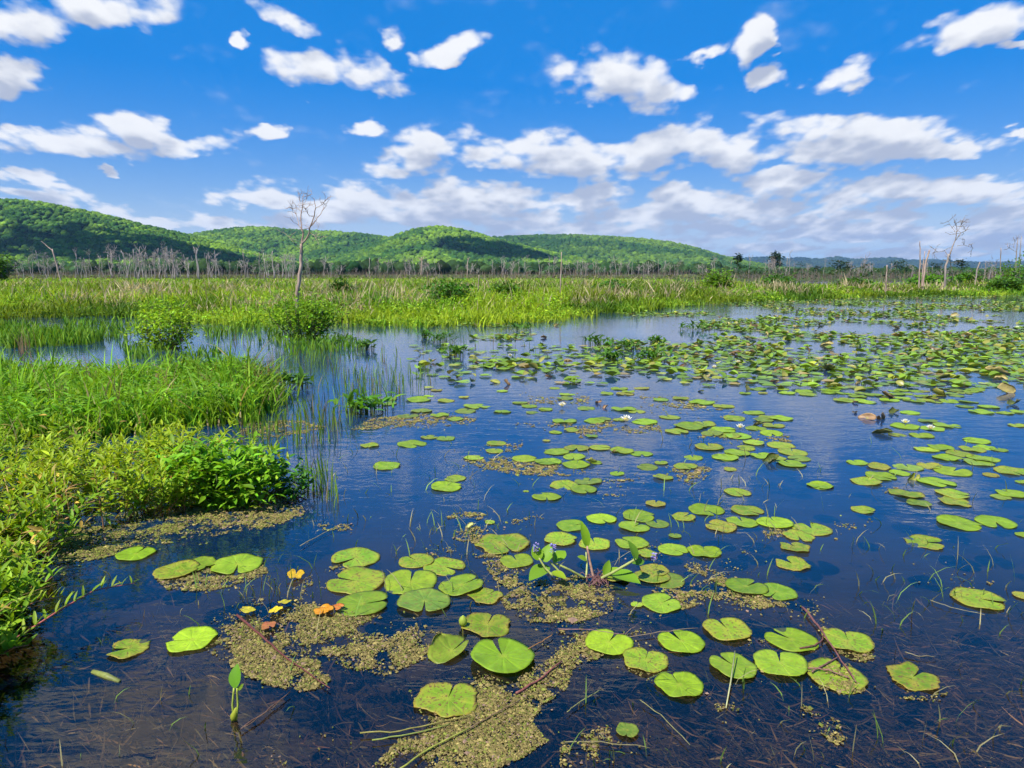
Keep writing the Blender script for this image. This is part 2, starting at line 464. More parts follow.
# cloud field as a node group
g = bpy.data.node_groups.new('cloud_field', 'ShaderNodeTree')
g.interface.new_socket('Vector', in_out='INPUT', socket_type='NodeSocketVector')
g.interface.new_socket('Field', in_out='OUTPUT', socket_type='NodeSocketFloat')
gi = g.nodes.new('NodeGroupInput'); go = g.nodes.new('NodeGroupOutput'); GL = g.links.new
acc = None
for (px, py, rx, ry, tilt) in CLOUDS:
    u0, v0 = duv(px, py); u1, _ = duv(px + rx * 1.36, py); _, v1 = duv(px, py - ry * 1.42)
    mp = N_(g, 'ShaderNodeMapping', vector_type='TEXTURE')
    mp.inputs['Location'].default_value = (u0, v0 - .12 * abs(v1 - v0), 0); mp.inputs['Rotation'].default_value = (0, 0, R(-tilt) * .0 + R(tilt) * -1)
    mp.inputs['Scale'].default_value = (abs(u1 - u0), abs(v1 - v0), 1)
    GL(gi.outputs[0], mp.inputs[0])
    gr = N_(g, 'ShaderNodeTexGradient', gradient_type='SPHERICAL'); GL(mp.outputs[0], gr.inputs[0])
    if acc is None: acc = gr.outputs['Fac']
    else:
        mx = N_(g, 'ShaderNodeMath', operation='SMOOTH_MAX', i_2=.12); GL(acc, mx.inputs[0]); GL(gr.outputs['Fac'], mx.inputs[1]); acc = mx.outputs[0]
GL(acc, go.inputs[0])


def cloud_density(vec):
    sp_ = N_(nt, 'ShaderNodeSeparateXYZ'); L(vec, sp_.inputs[0])
    vc = N_(nt, 'ShaderNodeMath', operation='MAXIMUM', i_1=0.0); L(sp_.outputs['Y'], vc.inputs[0])
    vd = N_(nt, 'ShaderNodeMath', operation='ADD', i_1=.34); L(vc.outputs[0], vd.inputs[0])
    uq = N_(nt, 'ShaderNodeMath', operation='DIVIDE'); L(sp_.outputs['X'], uq.inputs[0]); L(vd.outputs[0], uq.inputs[1])
    vq = N_(nt, 'ShaderNodeMath', operation='DIVIDE', i_0=-1.0); L(vd.outputs[0], vq.inputs[1])
    cb = N_(nt, 'ShaderNodeCombineXYZ'); L(uq.outputs[0], cb.inputs[0]); L(vq.outputs[0], cb.inputs[1])
    sc = N_(nt, 'ShaderNodeVectorMath', operation='MULTIPLY'); sc.inputs[1].default_value = (.64, .62, 1.0); L(cb.outputs[0], sc.inputs[0])
    nz = N_(nt, 'ShaderNodeTexNoise', noise_dimensions='2D', i_Scale=10.0, i_Detail=6.0, i_Roughness=.50); L(sc.outputs[0], nz.inputs['Vector'])
    # billows: rounded puffs along the edges
    vo = N_(nt, 'ShaderNodeTexVoronoi', feature='SMOOTH_F1', voronoi_dimensions='2D', i_Scale=20.0); vo.inputs['Smoothness'].default_value = .5
    vo.inputs['Detail'].default_value = 1.5
    L(sc.outputs[0], vo.inputs['Vector'])
    wn = N_(nt, 'ShaderNodeTexNoise', noise_dimensions='2D', i_Scale=9.0, i_Detail=4.0, i_Roughness=.6); L(sc.outputs[0], wn.inputs['Vector'])
    w0 = N_(nt, 'ShaderNodeVectorMath', operation='SUBTRACT'); w0.inputs[1].default_value = (.5, .5, .5); L(wn.outputs['Color'], w0.inputs[0])
    w1 = N_(nt, 'ShaderNodeVectorMath', operation='SCALE'); L(w0.outputs[0], w1.inputs[0]); L(vd.outputs[0], w1.inputs['Scale'])
    wv = N_(nt, 'ShaderNodeVectorMath', operation='MULTIPLY_ADD'); wv.inputs[1].default_value = (.13, .075, 0); L(w1.outputs[0], wv.inputs[0]); L(vec, wv.inputs[2])
    fg = N_(nt, 'ShaderNodeGroup'); fg.node_tree = g; L(wv.outputs[0], fg.inputs[0])
    a = N_(nt, 'ShaderNodeMath', operation='MULTIPLY_ADD', i_1=1.45, i_2=-.72); L(nz.outputs['Fac'], a.inputs[0])
    b = N_(nt, 'ShaderNodeMath', operation='MULTIPLY_ADD', i_1=-.50, i_2=.22); L(vo.outputs['Distance'], b.inputs[0])
    c = N_(nt, 'ShaderNodeMath', operation='ADD'); L(a.outputs[0], c.inputs[0]); L(b.outputs[0], c.inputs[1])
    gate = N_(nt, 'ShaderNodeMapRange', interpolation_type='SMOOTHSTEP', i_1=0.0, i_2=.30); L(fg.outputs[0], gate.inputs[0])
    d = N_(nt, 'ShaderNodeMath', operation='MULTIPLY_ADD'); L(c.outputs[0], d.inputs[0]); L(gate.outputs[0], d.inputs[1]); L(fg.outputs[0], d.inputs[2])
    return d.outputs[0], fg.outputs[0]


den, f1 = cloud_density(uv.outputs[0])
off = N_(nt, 'ShaderNodeVectorMath', operation='ADD'); off.inputs[1].default_value = (-.008, .030, 0); L(uv.outputs[0], off.inputs[0])
den2, f2 = cloud_density(off.outputs[0])
# flat bases: thin the cloud where there is more of it just above
up_ = N_(nt, 'ShaderNodeMath', operation='SUBTRACT', use_clamp=True); L(f2, up_.inputs[0]); L(f1, up_.inputs[1])
den_ = N_(nt, 'ShaderNodeMath', operation='MULTIPLY_ADD', i_1=-.55); L(up_.outputs[0], den_.inputs[0]); L(den, den_.inputs[2]); den = den_.outputs[0]
mask = N_(nt, 'ShaderNodeMapRange', interpolation_type='SMOOTHSTEP', i_1=.08, i_2=.55); L(den, mask.inputs[0])
lit = N_(nt, 'ShaderNodeMapRange', interpolation_type='SMOOTHSTEP', i_1=-.05, i_2=.80, i_3=1.0, i_4=0.0); L(den2, lit.inputs[0])
cc = N_(nt, 'ShaderNodeMix', data_type='RGBA'); cc.inputs['A'].default_value = (2.4, 2.65, 3.3, 1); cc.inputs['B'].default_value = (4.9, 4.95, 5.05, 1)
L(lit.outputs[0], cc.inputs['Factor'])
fade = N_(nt, 'ShaderNodeMapRange', i_1=0.0, i_2=.010); L(sx.outputs['Z'], fade.inputs[0])
mk = N_(nt, 'ShaderNodeMath', operation='MULTIPLY'); L(mask.outputs[0], mk.inputs[0]); L(fade.outputs[0], mk.inputs[1])
mm = N_(nt, 'ShaderNodeMix', data_type='RGBA'); L(mk.outputs[0], mm.inputs['Factor']); L(hs.outputs[0], mm.inputs['A']); L(cc.outputs['Result'], mm.inputs['B'])
L(mm.outputs['Result'], bg.inputs['Color'])

w.cycles.sampling_method = 'MANUAL'; w.cycles.sample_map_resolution = 256
SC.view_settings.view_transform = 'Standard'
SC.view_settings.look = 'None'
SC.view_settings.exposure = .88
SC.view_settings.gamma = 1
SC.cycles.use_adaptive_sampling = True; SC.cycles.adaptive_threshold = .035
SC.cycles.max_bounces = 6
SC.cycles.transparent_max_bounces = 12
SC.cycles.diffuse_bounces = 2
SC.cycles.glossy_bounces = 3
SC.cycles.transmission_bounces = 3
SC.cycles.volume_bounces = 0
SC.cycles.caustics_reflective = False
SC.cycles.caustics_refractive = False
SC.cycles.sample_clamp_indirect = 4

# ------------------------------------------------------------------ pond edge of the far marsh, by bearing
EDGE = [(-260, 326), (-100, 322), (60, 316), (140, 318), (200, 323), (260, 326), (330, 324), (420, 326), (500, 323), (560, 319), (640, 311), (700, 305), (780, 300), (900, 297), (1030, 295), (1200, 294), (1400, 294)]
_e = at([p[0] for p in EDGE], [p[1] for p in EDGE])
E_T, E_Y = _e[:, 0] / _e[:, 1], _e[:, 1]


def yedge(x, y):
    th = x / np.maximum(y, .1)
    return np.interp(th, E_T, E_Y) * (1 + .10 * (fbm(th * 30, th * 0 + 3, 3, 5) - .5))


def yfar(x, y):
    th = x / np.maximum(y, .1)
    return 66 + 72 * smooth(.34, .12, th) + 4 * np.sin(th * 40)


# ------------------------------------------------------------------ ground, water
def axis(fine, step, far, growth=1.25):
    a = list(np.arange(-fine, fine + 1e-6, step)); s = step; x = fine
    b = []
    while x < far:
        s *= growth; x += s; b.append(x)
    return np.array([-q for q in b[::-1]] + a + b)


gx = axis(48, .6, 16000); gy = axis(48, .6, 16000) + 24
gy = gy[gy > -60]
X, Y = np.meshgrid(gx, gy)
mk_ = smooth(-.6, .8, Y - yedge(X, Y)) * smooth(1, -3, Y - yfar(X, Y)) * (Y > 3)
farland = smooth(128, 140, Y) 
m_all = np.maximum(mk_, farland)
BANKB = [(-90, 380), (60, 383), (130, 383), (180, 377), (262, 384), (276, 402), (250, 424), (160, 428), (100, 440), (-90, 450)]
PX, PY = proj(X, np.maximum(Y, .5), 0 * X)
mb_ = (inpoly(PX.ravel(), PY.ravel(), BANKB).reshape(X.shape) & (Y > 2)).astype(float)
for _ in range(1):
    q = mb_.copy(); q[1:-1, 1:-1] = (mb_[1:-1, 1:-1] * 2 + mb_[:-2, 1:-1] + mb_[2:, 1:-1] + mb_[1:-1, :-2] + mb_[1:-1, 2:]) / 6; mb_ = q
m_all = np.maximum(m_all, mb_)
Z = -.34 + .10 * (fbm(X * .8, Y * .8, 3, 2) - .5) + (.36) * m_all + farland * .25
Z = np.where(Y < 2, np.minimum(Z, -.2), Z)
b = MB(); ny, nx = X.shape
i = np.arange(ny - 1)[:, None] * nx; j = np.arange(nx - 1)[None]
q = np.stack([i + j, i + j + 1, i + nx + j + 1, i + nx + j], -1).reshape(-1, 4)
b.add(np.stack([X, Y, Z], -1).reshape(-1, 3), q, None, np.repeat(m_all.reshape(-1, 1), 3, 1))
tag(b.build('ground', M_GROUND), kind='structure')
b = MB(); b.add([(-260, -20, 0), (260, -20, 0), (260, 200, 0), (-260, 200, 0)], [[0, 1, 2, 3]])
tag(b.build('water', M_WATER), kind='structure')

# ------------------------------------------------------------------ hills and their forest
HILLS = [
    # crest pixels, distance of the crest, depth of the front slope
    ([(-420, 225), (-250, 214), (-100, 207), (0, 202), (22, 199), (50, 205), (100, 214), (150, 227), (200, 238), (250, 252), (300, 264), (340, 272)], 1150, 430),
    ([(60, 262), (130, 245), (200, 234), (230, 229), (262, 227), (300, 232), (340, 232), (380, 237), (420, 242), (470, 250), (560, 268), (600, 272)], 1900, 620),
    ([(290, 272), (340, 260), (380, 242), (410, 231), (435, 226), (462, 229), (485, 238), (520, 246), (560, 256), (610, 265), (650, 272)], 1500, 470),
    ([(380, 262), (430, 247), (480, 239), (530, 237), (565, 236), (610, 238), (655, 241), (685, 246), (715, 256), (745, 264), (790, 271)], 2250, 680),
    ([(600, 266), (660, 264), (700, 265), (728, 260), (745, 262), (765, 260), (790, 262), (802, 260.5), (822, 263), (835, 259.5), (850, 263), (868, 262), (890, 260.5), (905, 264), (930, 263), (970, 266), (1030, 265), (1100, 266), (1200, 270), (1400, 266), (1600, 272)], 6200, 1500),
]
ico = None


def dome():
    """a lumpy tree crown: 3 rings and a top"""
    V, F4, F3 = [], [], []
    rings = [(-.55, .72), (-.05, 1.0), (.5, .82), (.86, .42)]
    n = 8
    for k, (z, r) in enumerate(rings):
        for q in range(n):
            a = 2 * math.pi * (q + .5 * k) / n; V.append((r * math.cos(a), r * math.sin(a), z))
    V.append((0, 0, 1.0))
    for k in range(3):
        for q in range(n):
            F4.append((k * n + q, k * n + (q + 1) % n, (k + 1) * n + (q + 1) % n, (k + 1) * n + q))
    for q in range(n): F3.append((3 * n + q, 3 * n + (q + 1) % n, 4 * n))
    return np.array(V), np.array(F4), np.array(F3)


DV, DQ, DT = dome()


def crowns(mb, P, r, hgt, col, rng=RNG):
    n, m = len(P), len(DV)
    lump = 1 + rng.uniform(-.26, .26, (n, m, 1))
    V = DV[None] * lump * np.stack([r, r, hgt], -1)[:, None]
    a = rng.uniform(0, 6.28, n); ca, sa = np.cos(a), np.sin(a)
    V = np.stack([V[..., 0] * ca[:, None] - V[..., 1] * sa[:, None], V[..., 0] * sa[:, None] + V[..., 1] * ca[:, None], V[..., 2]], -1) + P[:, None]
    bs = np.arange(n)[:, None, None] * m
    mb.add(V.reshape(-1, 3), (bs + DQ[None]).reshape(-1, 4), (bs + DT[None]).reshape(-1, 3), np.repeat(col, m, 0))


fm = MB()
for hi, (crest, D, W) in enumerate(HILLS):
    c = np.array([aty(p[0], p[1], D) for p in crest]); cx, cz = c[:, 0], np.maximum(c[:, 2] - 3 * (D < 4000), 0)
    # smooth the crest polyline

    def H(x, y, cx=cx, cz=cz, D=D, W=W, hi=hi):
        xs = x * D / np.maximum(y, 1) * .55 + x * .45
        h = sum(np.interp(xs + d, cx, cz) for d in np.linspace(-1, 1, 7) * (.03 if D < 4000 else .008) * D) / 7
        t = np.clip((D - y) / W, -1.3, 1.15)
        pr = np.where(t > 0, 1 - smooth(0, 1.08, t) , 1 - smooth(0, 1.3, -t))
        sp = fbm(x / (D * .11) + hi * 7, y / (D * .35), 4, 11 + hi)            # spurs and gullies
        return h * pr * (1 - .42 * (sp - .35) * smooth(0, .35, np.abs(t))) - 1.5

    n1, n2 = 150, 46
    hx, hy = np.meshgrid(np.linspace(cx[0], cx[-1], n1), np.linspace(D - W * 1.15, D + W * 1.2, n2))
    hz = H(hx, hy)
    b = MB(); ii = np.arange(n2 - 1)[:, None] * n1; jj = np.arange(n1 - 1)[None]
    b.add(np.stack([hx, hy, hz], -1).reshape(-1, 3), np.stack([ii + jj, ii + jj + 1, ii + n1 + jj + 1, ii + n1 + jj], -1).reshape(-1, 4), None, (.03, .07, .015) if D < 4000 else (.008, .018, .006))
    tag(b.build('hill', M_FOREST), kind='structure')
    rad = 3.1 if D < 1300 else (4.1 if D < 2000 else 5.2)
    if D > 4000: rad = 16
    n = int((cx[-1] - cx[0]) * W * 1.3 / (rad * rad * 2.3))
    px_ = RNG.uniform(cx[0], cx[-1], n); py_ = RNG.uniform(D - W * 1.12, D + W * .18, n)
    z_ = H(px_, py_)
    k = z_ > .5
    qx, _q = proj(px_, py_, z_); k &= (qx > -420) & (qx < 1450)
    px_, py_, z_ = px_[k], py_[k], z_[k]; n = len(px_)
    rr = rad * np.exp(np.clip(RNG.normal(0, .34, n), -.7, .5))
    patch = fbm(px_ / (D * .05), py_ / (D * .05), 3, 31 + hi)
    t = np.clip((patch - .32) / .36 + RNG.normal(0, .22, n), 0, 1)[:, None]
    col = np.array([.030, .085, .014]) * (1 - t) + np.array([.125, .22, .018]) * t
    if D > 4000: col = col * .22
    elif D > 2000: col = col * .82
    col = col * np.exp(RNG.normal(0, .16, (n, 1)))
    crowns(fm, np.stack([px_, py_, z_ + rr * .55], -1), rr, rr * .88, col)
# low dark woods at the foot of the hills
n = 5200
th = RNG.uniform(-1.05, 1.15, n); yy = RNG.uniform(330, 720, n)
kk = RNG.random(n) < np.where(th < .32, 1, .55)
th, yy = th[kk], yy[kk]; n = len(th)
rr = RNG.uniform(2.6, 4.8, n)
hh = np.where(th < .3, .75, .45) * RNG.uniform(2, 8, n)
crowns(fm, np.stack([th * yy, yy, hh * .6], -1), rr, hh * .7, jitter((.026, .058, .018), n, .25))
tag(fm.build('hillside_forest', M_FOREST), 'dense green forest covering the hills behind the marsh', 'forest', kind='stuff')

# ------------------------------------------------------------------ clouds drifting above, out of the frame: their shadows lie on the hills
def cloud(name, target, sx_, sy_, seed, alt=1500.0):
    rng = np.random.default_rng(seed); t = (alt - target[2]) / sd[2]
    c = np.array(target) + np.array(sd) * t
    n = 90; a = rng.uniform(0, 6.28, n); r = np.sqrt(rng.random(n))
    P = np.stack([c[0] + np.cos(a) * r * sx_, c[1] + np.sin(a) * r * sy_, alt + rng.uniform(0, 70, n) * (1 - r)], -1)
    rr = rng.uniform(.16, .34, n) * min(sx_, sy_) * (1.15 - .5 * r)
    mb = MB(); crowns(mb, P, rr, rr * .7, np.tile([.8, .8, .8], (n, 1)), rng)
    return tag(mb.build(name, M_CLOUD), kind='structure')


mc, ntc, outc = newmat('cloud'); dc = N_(ntc, 'ShaderNodeBsdfDiffuse'); dc.inputs['Color'].default_value = (.85, .85, .87, 1); ntc.links.new(dc.outputs[0], outc.inputs['Surface']); M_CLOUD = mc
for (px_, py_, D_, sx_, sy_, sd_) in ((150, 252, 930, 160, 100, 1), (60, 262, 860, 130, 60, 2), (492, 254, 1300, 105, 90, 3)):
    cloud('cloud', aty(px_, py_, D_), sx_, sy_, sd_)

# ------------------------------------------------------------------ marsh grass
gm = MB()


def rng_e(n): return np.where(RNG.random(n) < .35, RNG.random(n) ** 2.5, 0)


def marsh_pts(n, ymax=140):
    th = RNG.uniform(-1.0, 1.0, n)
    ye = np.interp(th, E_T, E_Y) * .93
    u = RNG.random(n)
    y = ye * (ymax / ye) ** (u ** 1.25)
    x = th * y
    ye = yedge(x, y); k = (y > ye - .3 - 2.2 * rng_e(len(x))) & (y < yfar(x, y) + 1)
    return x[k], y[k], ye[k]


x, y, ye = marsh_pts(125000)
n = len(x)
dep = (y - ye)
pt = fbm(x * .35, y * .22, 4, 51); pt2 = fbm(x * .9, y * .5, 3, 57)
h = (.26 + .36 * smooth(0, 8, dep)) * (.45 + 1.15 * pt2) * RNG.uniform(.6, 1.25, n)
h = h * (1 - .38 * smooth(35, 95, y)); h = np.where(RNG.random(n) < .03, h * 1.4, h)
t = np.clip((pt - .36) / .28 + RNG.normal(0, .2, n), 0, 1)[:, None]
col = np.array([.13, .27, .016]) * (1 - t) + np.array([.32, .42, .022]) * t
pt3 = fbm(x * .55 + 9, y * .25, 3, 77)
dry = (RNG.random(n) < .62 * smooth(.50, .66, pt3) * smooth(1.5, 4.5, dep) + .05 * smooth(1, 4, dep))
h = np.where(dry, h * 1.15, h)
col = np.where(dry[:, None], np.array([.45, .36, .22]), col)
pt4 = fbm(x * .28 + 5, y * .16 + 2, 3, 113)
col = np.where(dry[:, None], col, col * (1 - .42 * smooth(.50, .66, pt4))[:, None])
col = col * np.exp(RNG.normal(0, .22, (n, 1)))
h = h * (1 + .30 * smooth(.50, .62, pt4)) 
blades(gm, np.stack([x, y, 0 * x], -1), h, .016 + .0012 * y, RNG.uniform(.1, .85, n), col)
# bushy broad leaved herbs along the front of the marsh
x, y, ye = marsh_pts(150000)
k = fbm(x * .5 + 40, y * .4, 3, 91) > .5
k |= RNG.random(len(x)) < .12
k &= (y < 110)
x, y, ye = x[k], y[k], ye[k]; n = len(x)
hh = (.20 + .42 * smooth(0, 6, y - ye)) * (.5 + fbm(x * .6, y * .4, 3, 95)) * RNG.random(n) ** .5
a = RNG.uniform(0, 6.28, n)
D_ = np.stack([np.cos(a), np.sin(a), RNG.uniform(-.2, .9, n)], -1)
leaves(gm, np.stack([x, y, hh], -1), D_, np.tile([0, 0, 1.0], (n, 1)) + RNG.normal(0, .3, (n, 3)), .07 + .0022 * y, .022 + .0011 * y, .3, jitter((.21, .35, .018), n, .33) * (1 - .5 * smooth(.50, .66, fbm(x * .28 + 5, y * .16 + 2, 3, 113)))[:, None])
tag(gm.build('marsh_grass', M_GRASS), 'tall yellow-green marsh grass with dry tan stalks across the middle distance', 'grass', kind='stuff')

# ------------------------------------------------------------------ left bank grass
bm = MB()
p = sample_poly(BANKB, 17000); p = p + RNG.normal(0, 1, p.shape) * [9, 2.2]; P = at(p[:, 0], p[:, 1]); n = len(P)
CLM = [(236, 398, 26, 14, 1.0), (60, 388, 26, 8, .5), (130, 396, 20, 8, .55), (190, 384, 16, 6, .6), (20, 410, 30, 10, .5), (110, 420, 26, 9, .4), (215, 420, 22, 8, .4)]
def clumps(p): return np.max([w_ * np.exp(-(((p[:, 0] - a) / c) ** 2 + ((p[:, 1] - b_) / d) ** 2)) for a, b_, c, d, w_ in CLM], 0)
pt = fbm(P[:, 0] * 1.6, P[:, 1] * 1.2, 3, 13)
clump = clumps(p)
h = (.13 + .26 * pt + .26 * clump) * RNG.uniform(.5, 1.25, n)
h = np.where(RNG.random(n) < .06, h * 1.7, h)
col = jitter((.165, .31, .016), n, .25); col = np.where((RNG.random(n) < .05)[:, None], np.array([.40, .31, .16]), col) * (1 + .5 * (fbm(P[:, 0] * .9, P[:, 1] * .7, 3, 19)[:, None] - .5))
blades(bm, P, h, .014 + .0008 * P[:, 1], RNG.uniform(.15, 1.0, n), col)
D1 = [(-90, 328), (20, 328), (70, 333), (106, 340), (90, 345), (30, 348), (-90, 352)]
D2 = [(-90, 362), (10, 364), (20, 370), (-90, 374)]
D3 = [(60, 320), (150, 324), (140, 338), (100, 340), (70, 332)]
D4 = [(195, 326), (285, 328), (280, 344), (215, 342)]
D5 = [(120, 346), (215, 344), (225, 356), (130, 362)]
D6 = [(268, 338), (350, 338), (370, 350), (290, 356)]
for poly, nn, hm in ((D1, 4200, .30), (D2, 700, .18), (D3, 480, .22), (D4, 450, .24), (D5, 420, .20), (D6, 450, .20)):
    p = sample_poly(poly, nn); P = at(p[:, 0], p[:, 1])
    k = fbm(P[:, 0] * .9, P[:, 1] * .5, 3, 17) > .36
    P = P[k]; n = len(P)
    blades(bm, P, hm * RNG.uniform(.4, 1.25, n), .012 + .0010 * P[:, 1], RNG.uniform(.1, .6, n), jitter((.14, .27, .02), n, .25))
# herb leaves mixed into the bank
p = sample_poly(BANKB, 5200); P = at(p[:, 0], p[:, 1]); n = len(P)
clump = clumps(p)
P[:, 2] = RNG.uniform(.05, .34, n) + .26 * clump * RNG.random(n)
a = RNG.uniform(0, 6.28, n)
leaves(bm, P, np.stack([np.cos(a), np.sin(a), RNG.uniform(-.1, 1.1, n)], -1), np.tile([0, 0, 1.0], (n, 1)) + RNG.normal(0, .3, (n, 3)), RNG.uniform(.08, .15, n), RNG.uniform(.018, .034, n), .35, jitter((.15, .31, .018), n, .28))
tag(bm.build('bank_grass', M_GRASS), 'bright green grass growing thickly on the left bank', 'grass', kind='stuff')

# sparse reeds standing in the water
rm = MB()
for poly, nn, hm in (([(262, 372), (330, 352), (400, 352), (405, 395), (350, 430), (270, 432)], 260, .22), ([(270, 352), (330, 345), (375, 350), (330, 375), (268, 375)], 150, .20),
                     ([(240, 428), (330, 415), (350, 440), (300, 452), (240, 445)], 190, .22), ([(330, 372), (440, 368), (430, 392), (350, 405)], 150, .22),
                     ([(215, 335), (285, 328), (290, 345), (220, 352)], 70, .26), ([(405, 330), (560, 340), (560, 365), (420, 362)], 40, .18), ([(300, 470), (330, 470), (340, 505), (305, 500)], 60, .2)):
    p = sample_poly(poly, nn); P = at(p[:, 0], p[:, 1]); n = len(P)
    dry = RNG.random(n) < .22
    c = np.where(dry[:, None], np.array([.22, .17, .10]), np.array([.17, .29, .025])) * np.exp(RNG.normal(0, .25, (n, 1)))
    blades(rm, P, hm * RNG.uniform(.4, 1.3, n), .006 + .0005 * P[:, 1], RNG.uniform(.02, .35, n), c)
# dry brown stalks beside the grass clump
for cx_, cy_, nn in ((257, 398, 70), (270, 392, 40), (118, 425, 30), (25, 352, 40), (348, 322, 50), (60, 420, 26), (165, 405, 26), (210, 400, 24), (40, 395, 24), (90, 398, 20)):
    P = at(cx_ + RNG.normal(0, 5, nn), cy_ + RNG.normal(0, 3, nn))
    blades(rm, P, RNG.uniform(.25, .62, nn), .010, RNG.uniform(0, .4, nn), jitter((.26, .17, .10), nn, .3))
tag(rm.build('reeds', M_GRASS), 'thin sparse reeds standing in the water right of the bank', 'reeds', kind='stuff')

# ------------------------------------------------------------------ leafy waterside plants of the near left bank


def shoots(lm, sm, P, H, lean, az, L_, W_, lcol, scol, step=.030, droop=.25, rng=RNG):
    """leaning shoots with pairs of lance leaves"""
    for k in range(len(P)):
        m = 6; t = np.linspace(0, 1, m)
        d = np.array([math.cos(az[k]), math.sin(az[k]), 0]); h = H[k]; le = lean[k]
        pts = P[k] + np.outer(t ** 1.5 * h * le, d) + np.outer(t * h * math.sqrt(max(.12, 1 - .55 * le * le)), [0, 0, 1])
        tube(sm, pts, np.linspace(.0042, .0016, m), 4, scol[k], False)
        nl = max(4, int(h / step)); ts = np.linspace(.22, 1, nl)
        B = np.stack([np.interp(ts, t, pts[:, q]) for q in range(3)], -1)
        ph = rng.uniform(0, 6.28) + np.arange(nl) * 1.57
        for sgn in (0, math.pi):
            aa = ph + sgn + rng.normal(0, .3, nl)
            el = .25 + .65 * ts + rng.normal(0, .25, nl)
            D = np.stack([np.cos(aa) * np.cos(el), np.sin(aa) * np.cos(el), np.sin(el)], -1)
            sc_ = (.65 + .5 * np.sin(np.pi * np.clip(ts * .95, 0, 1))) * rng.uniform(.75, 1.2, nl)
            leaves(lm, B, D, np.tile([0, 0, 1.0], (nl, 1)) + rng.normal(0, .2, (nl, 3)), L_ * sc_, W_ * sc_, droop + rng.normal(0, .12, nl), lcol[k] * np.exp(rng.normal(0, .18, (nl, 1))))


BANKA = [(-120, 452), (60, 446), (150, 450), (215, 462), (285, 486), (262, 500), (205, 512), (140, 520), (75, 540), (50, 565), (30, 600), (8, 640), (-30, 690), (-120, 790)]
p = sample_poly(BANKA, 980); P = at(p[:, 0], p[:, 1]); n = len(P)
k = fbm(P[:, 0] * 2.2, P[:, 1] * 2.2, 3, 23) > .40
P = P[k]; p = p[k]; n = len(P)
t = np.clip(fbm(P[:, 0] * 1.3, P[:, 1] * 1.3, 3, 29) * 2.2 - .6 + RNG.normal(0, .2, n), 0, 1)[:, None]
lc = np.array([.16, .31, .014]) * (1 - t) + np.array([.31, .40, .018]) * t
scol = np.where(RNG.random((n, 1)) < .45, np.array([.26, .12, .05]), np.array([.13, .20, .03]))
lm, smb = MB(), MB()
hs_ = RNG.uniform(.16, .40, n) * (.55 + .95 * fbm(P[:, 0] * 1.1, P[:, 1] * 1.1, 3, 37)) * np.where(p[:, 1] > 560, .75, 1)
shoots(lm, smb, P, hs_, RNG.uniform(.15, .95, n), RNG.normal(.2, 1.5, n), .088, .021, lc, scol)
lc_dead = sample_poly(BANKA, 260); Pd = at(lc_dead[:, 0], lc_dead[:, 1]); nd_ = len(Pd)
blades(lm, Pd, RNG.uniform(.15, .45, nd_), .006, RNG.uniform(.2, 1.1, nd_), jitter((.38, .27, .12), nd_, .3))
Pd2 = sample_poly(BANKA, 900); Pd2 = at(Pd2[:, 0], Pd2[:, 1]); nd_ = len(Pd2); Pd2[:, 2] = RNG.uniform(.04, .30, nd_); a = RNG.uniform(0, 6.28, nd_)
leaves(lm, Pd2, np.stack([np.cos(a), np.sin(a), RNG.uniform(-.6, .5, nd_)], -1), np.tile([0, 0, 1.0], (nd_, 1)) + RNG.normal(0, .4, (nd_, 3)), .085, .02, .35, jitter((.34, .26, .05), nd_, .4))
wp = tag(lm.build('waterside_plants', M_LEAF), 'dense yellow-green narrow-leaved plants filling the near left bank', 'plants', kind='stuff')
o = smb.build('stems', M_STEM, wp)
# fallen rusty stems lying across the plants
# ------------------------------------------------------------------ shrubs


def shrub(name, base, w_, h_, nl, L_, W_, lcol, scol, label, cat='shrub', group=None, flat=.75, seed=1, nst=14, shape=1.0, depth=.8):
    rng = np.random.default_rng(seed)
    root = empty(name, base)
    sm = MB(); tips = []
    for k in range(nst):
        a = rng.uniform(0, 6.28); r_ = math.sqrt(rng.random()) * .42
        r_ *= rng.uniform(.6, 1.25)
        tip = np.array([math.cos(a) * w_ * r_, math.sin(a) * w_ * r_ * depth, h_ * (1 - .75 * r_ * shape) * rng.uniform(.62, 1.06)])
        b0 = np.array([tip[0] * .25, tip[1] * .25, -.03])
        tt = np.linspace(0, 1, 5)[:, None]
        pts = b0 * (1 - tt) + tip * tt + np.array([math.cos(a), math.sin(a), 0]) * (np.sin(tt * math.pi) * .08 * w_)
        pts = pts + rng.normal(0, .012 * h_, pts.shape)
        tube(sm, pts, np.linspace(.012, .003, 5) * (h_ / .9), 5, scol, False); tips.append(pts)
    lm = MB(); tips = np.array(tips)
    cl = rng.integers(0, nst, nl); t = rng.beta(1.5, 1.0, nl) * 3.999
    i0 = t.astype(int); f = (t - i0)[:, None]
    C = tips[cl, i0] * (1 - f) + tips[cl, i0 + 1] * f
    spread = rng.normal(0, 1, (nl, 3)) * np.array([w_ * .085, w_ * .085 * depth, h_ * .085])
    B = C + spread; B[:, 2] = np.clip(B[:, 2], .02, None)
    a = rng.uniform(0, 6.28, nl); el = rng.uniform(-.3, 1.0, nl)
    D = np.stack([np.cos(a) * np.cos(el), np.sin(a) * np.cos(el), np.sin(el)], -1)
    cc_ = jitter(lcol, nl, .28, .12, rng)
    leaves(lm, B, D, np.tile([0, 0, 1.0], (nl, 1)) + rng.normal(0, .35, (nl, 3)), L_ * rng.uniform(.6, 1.2, nl), W_ * rng.uniform(.7, 1.2, nl), .25, cc_)
    lm.build('foliage', M_LEAF, root); sm.build('stems', M_STEM, root)
    tag(root, label, cat, group)
    return root


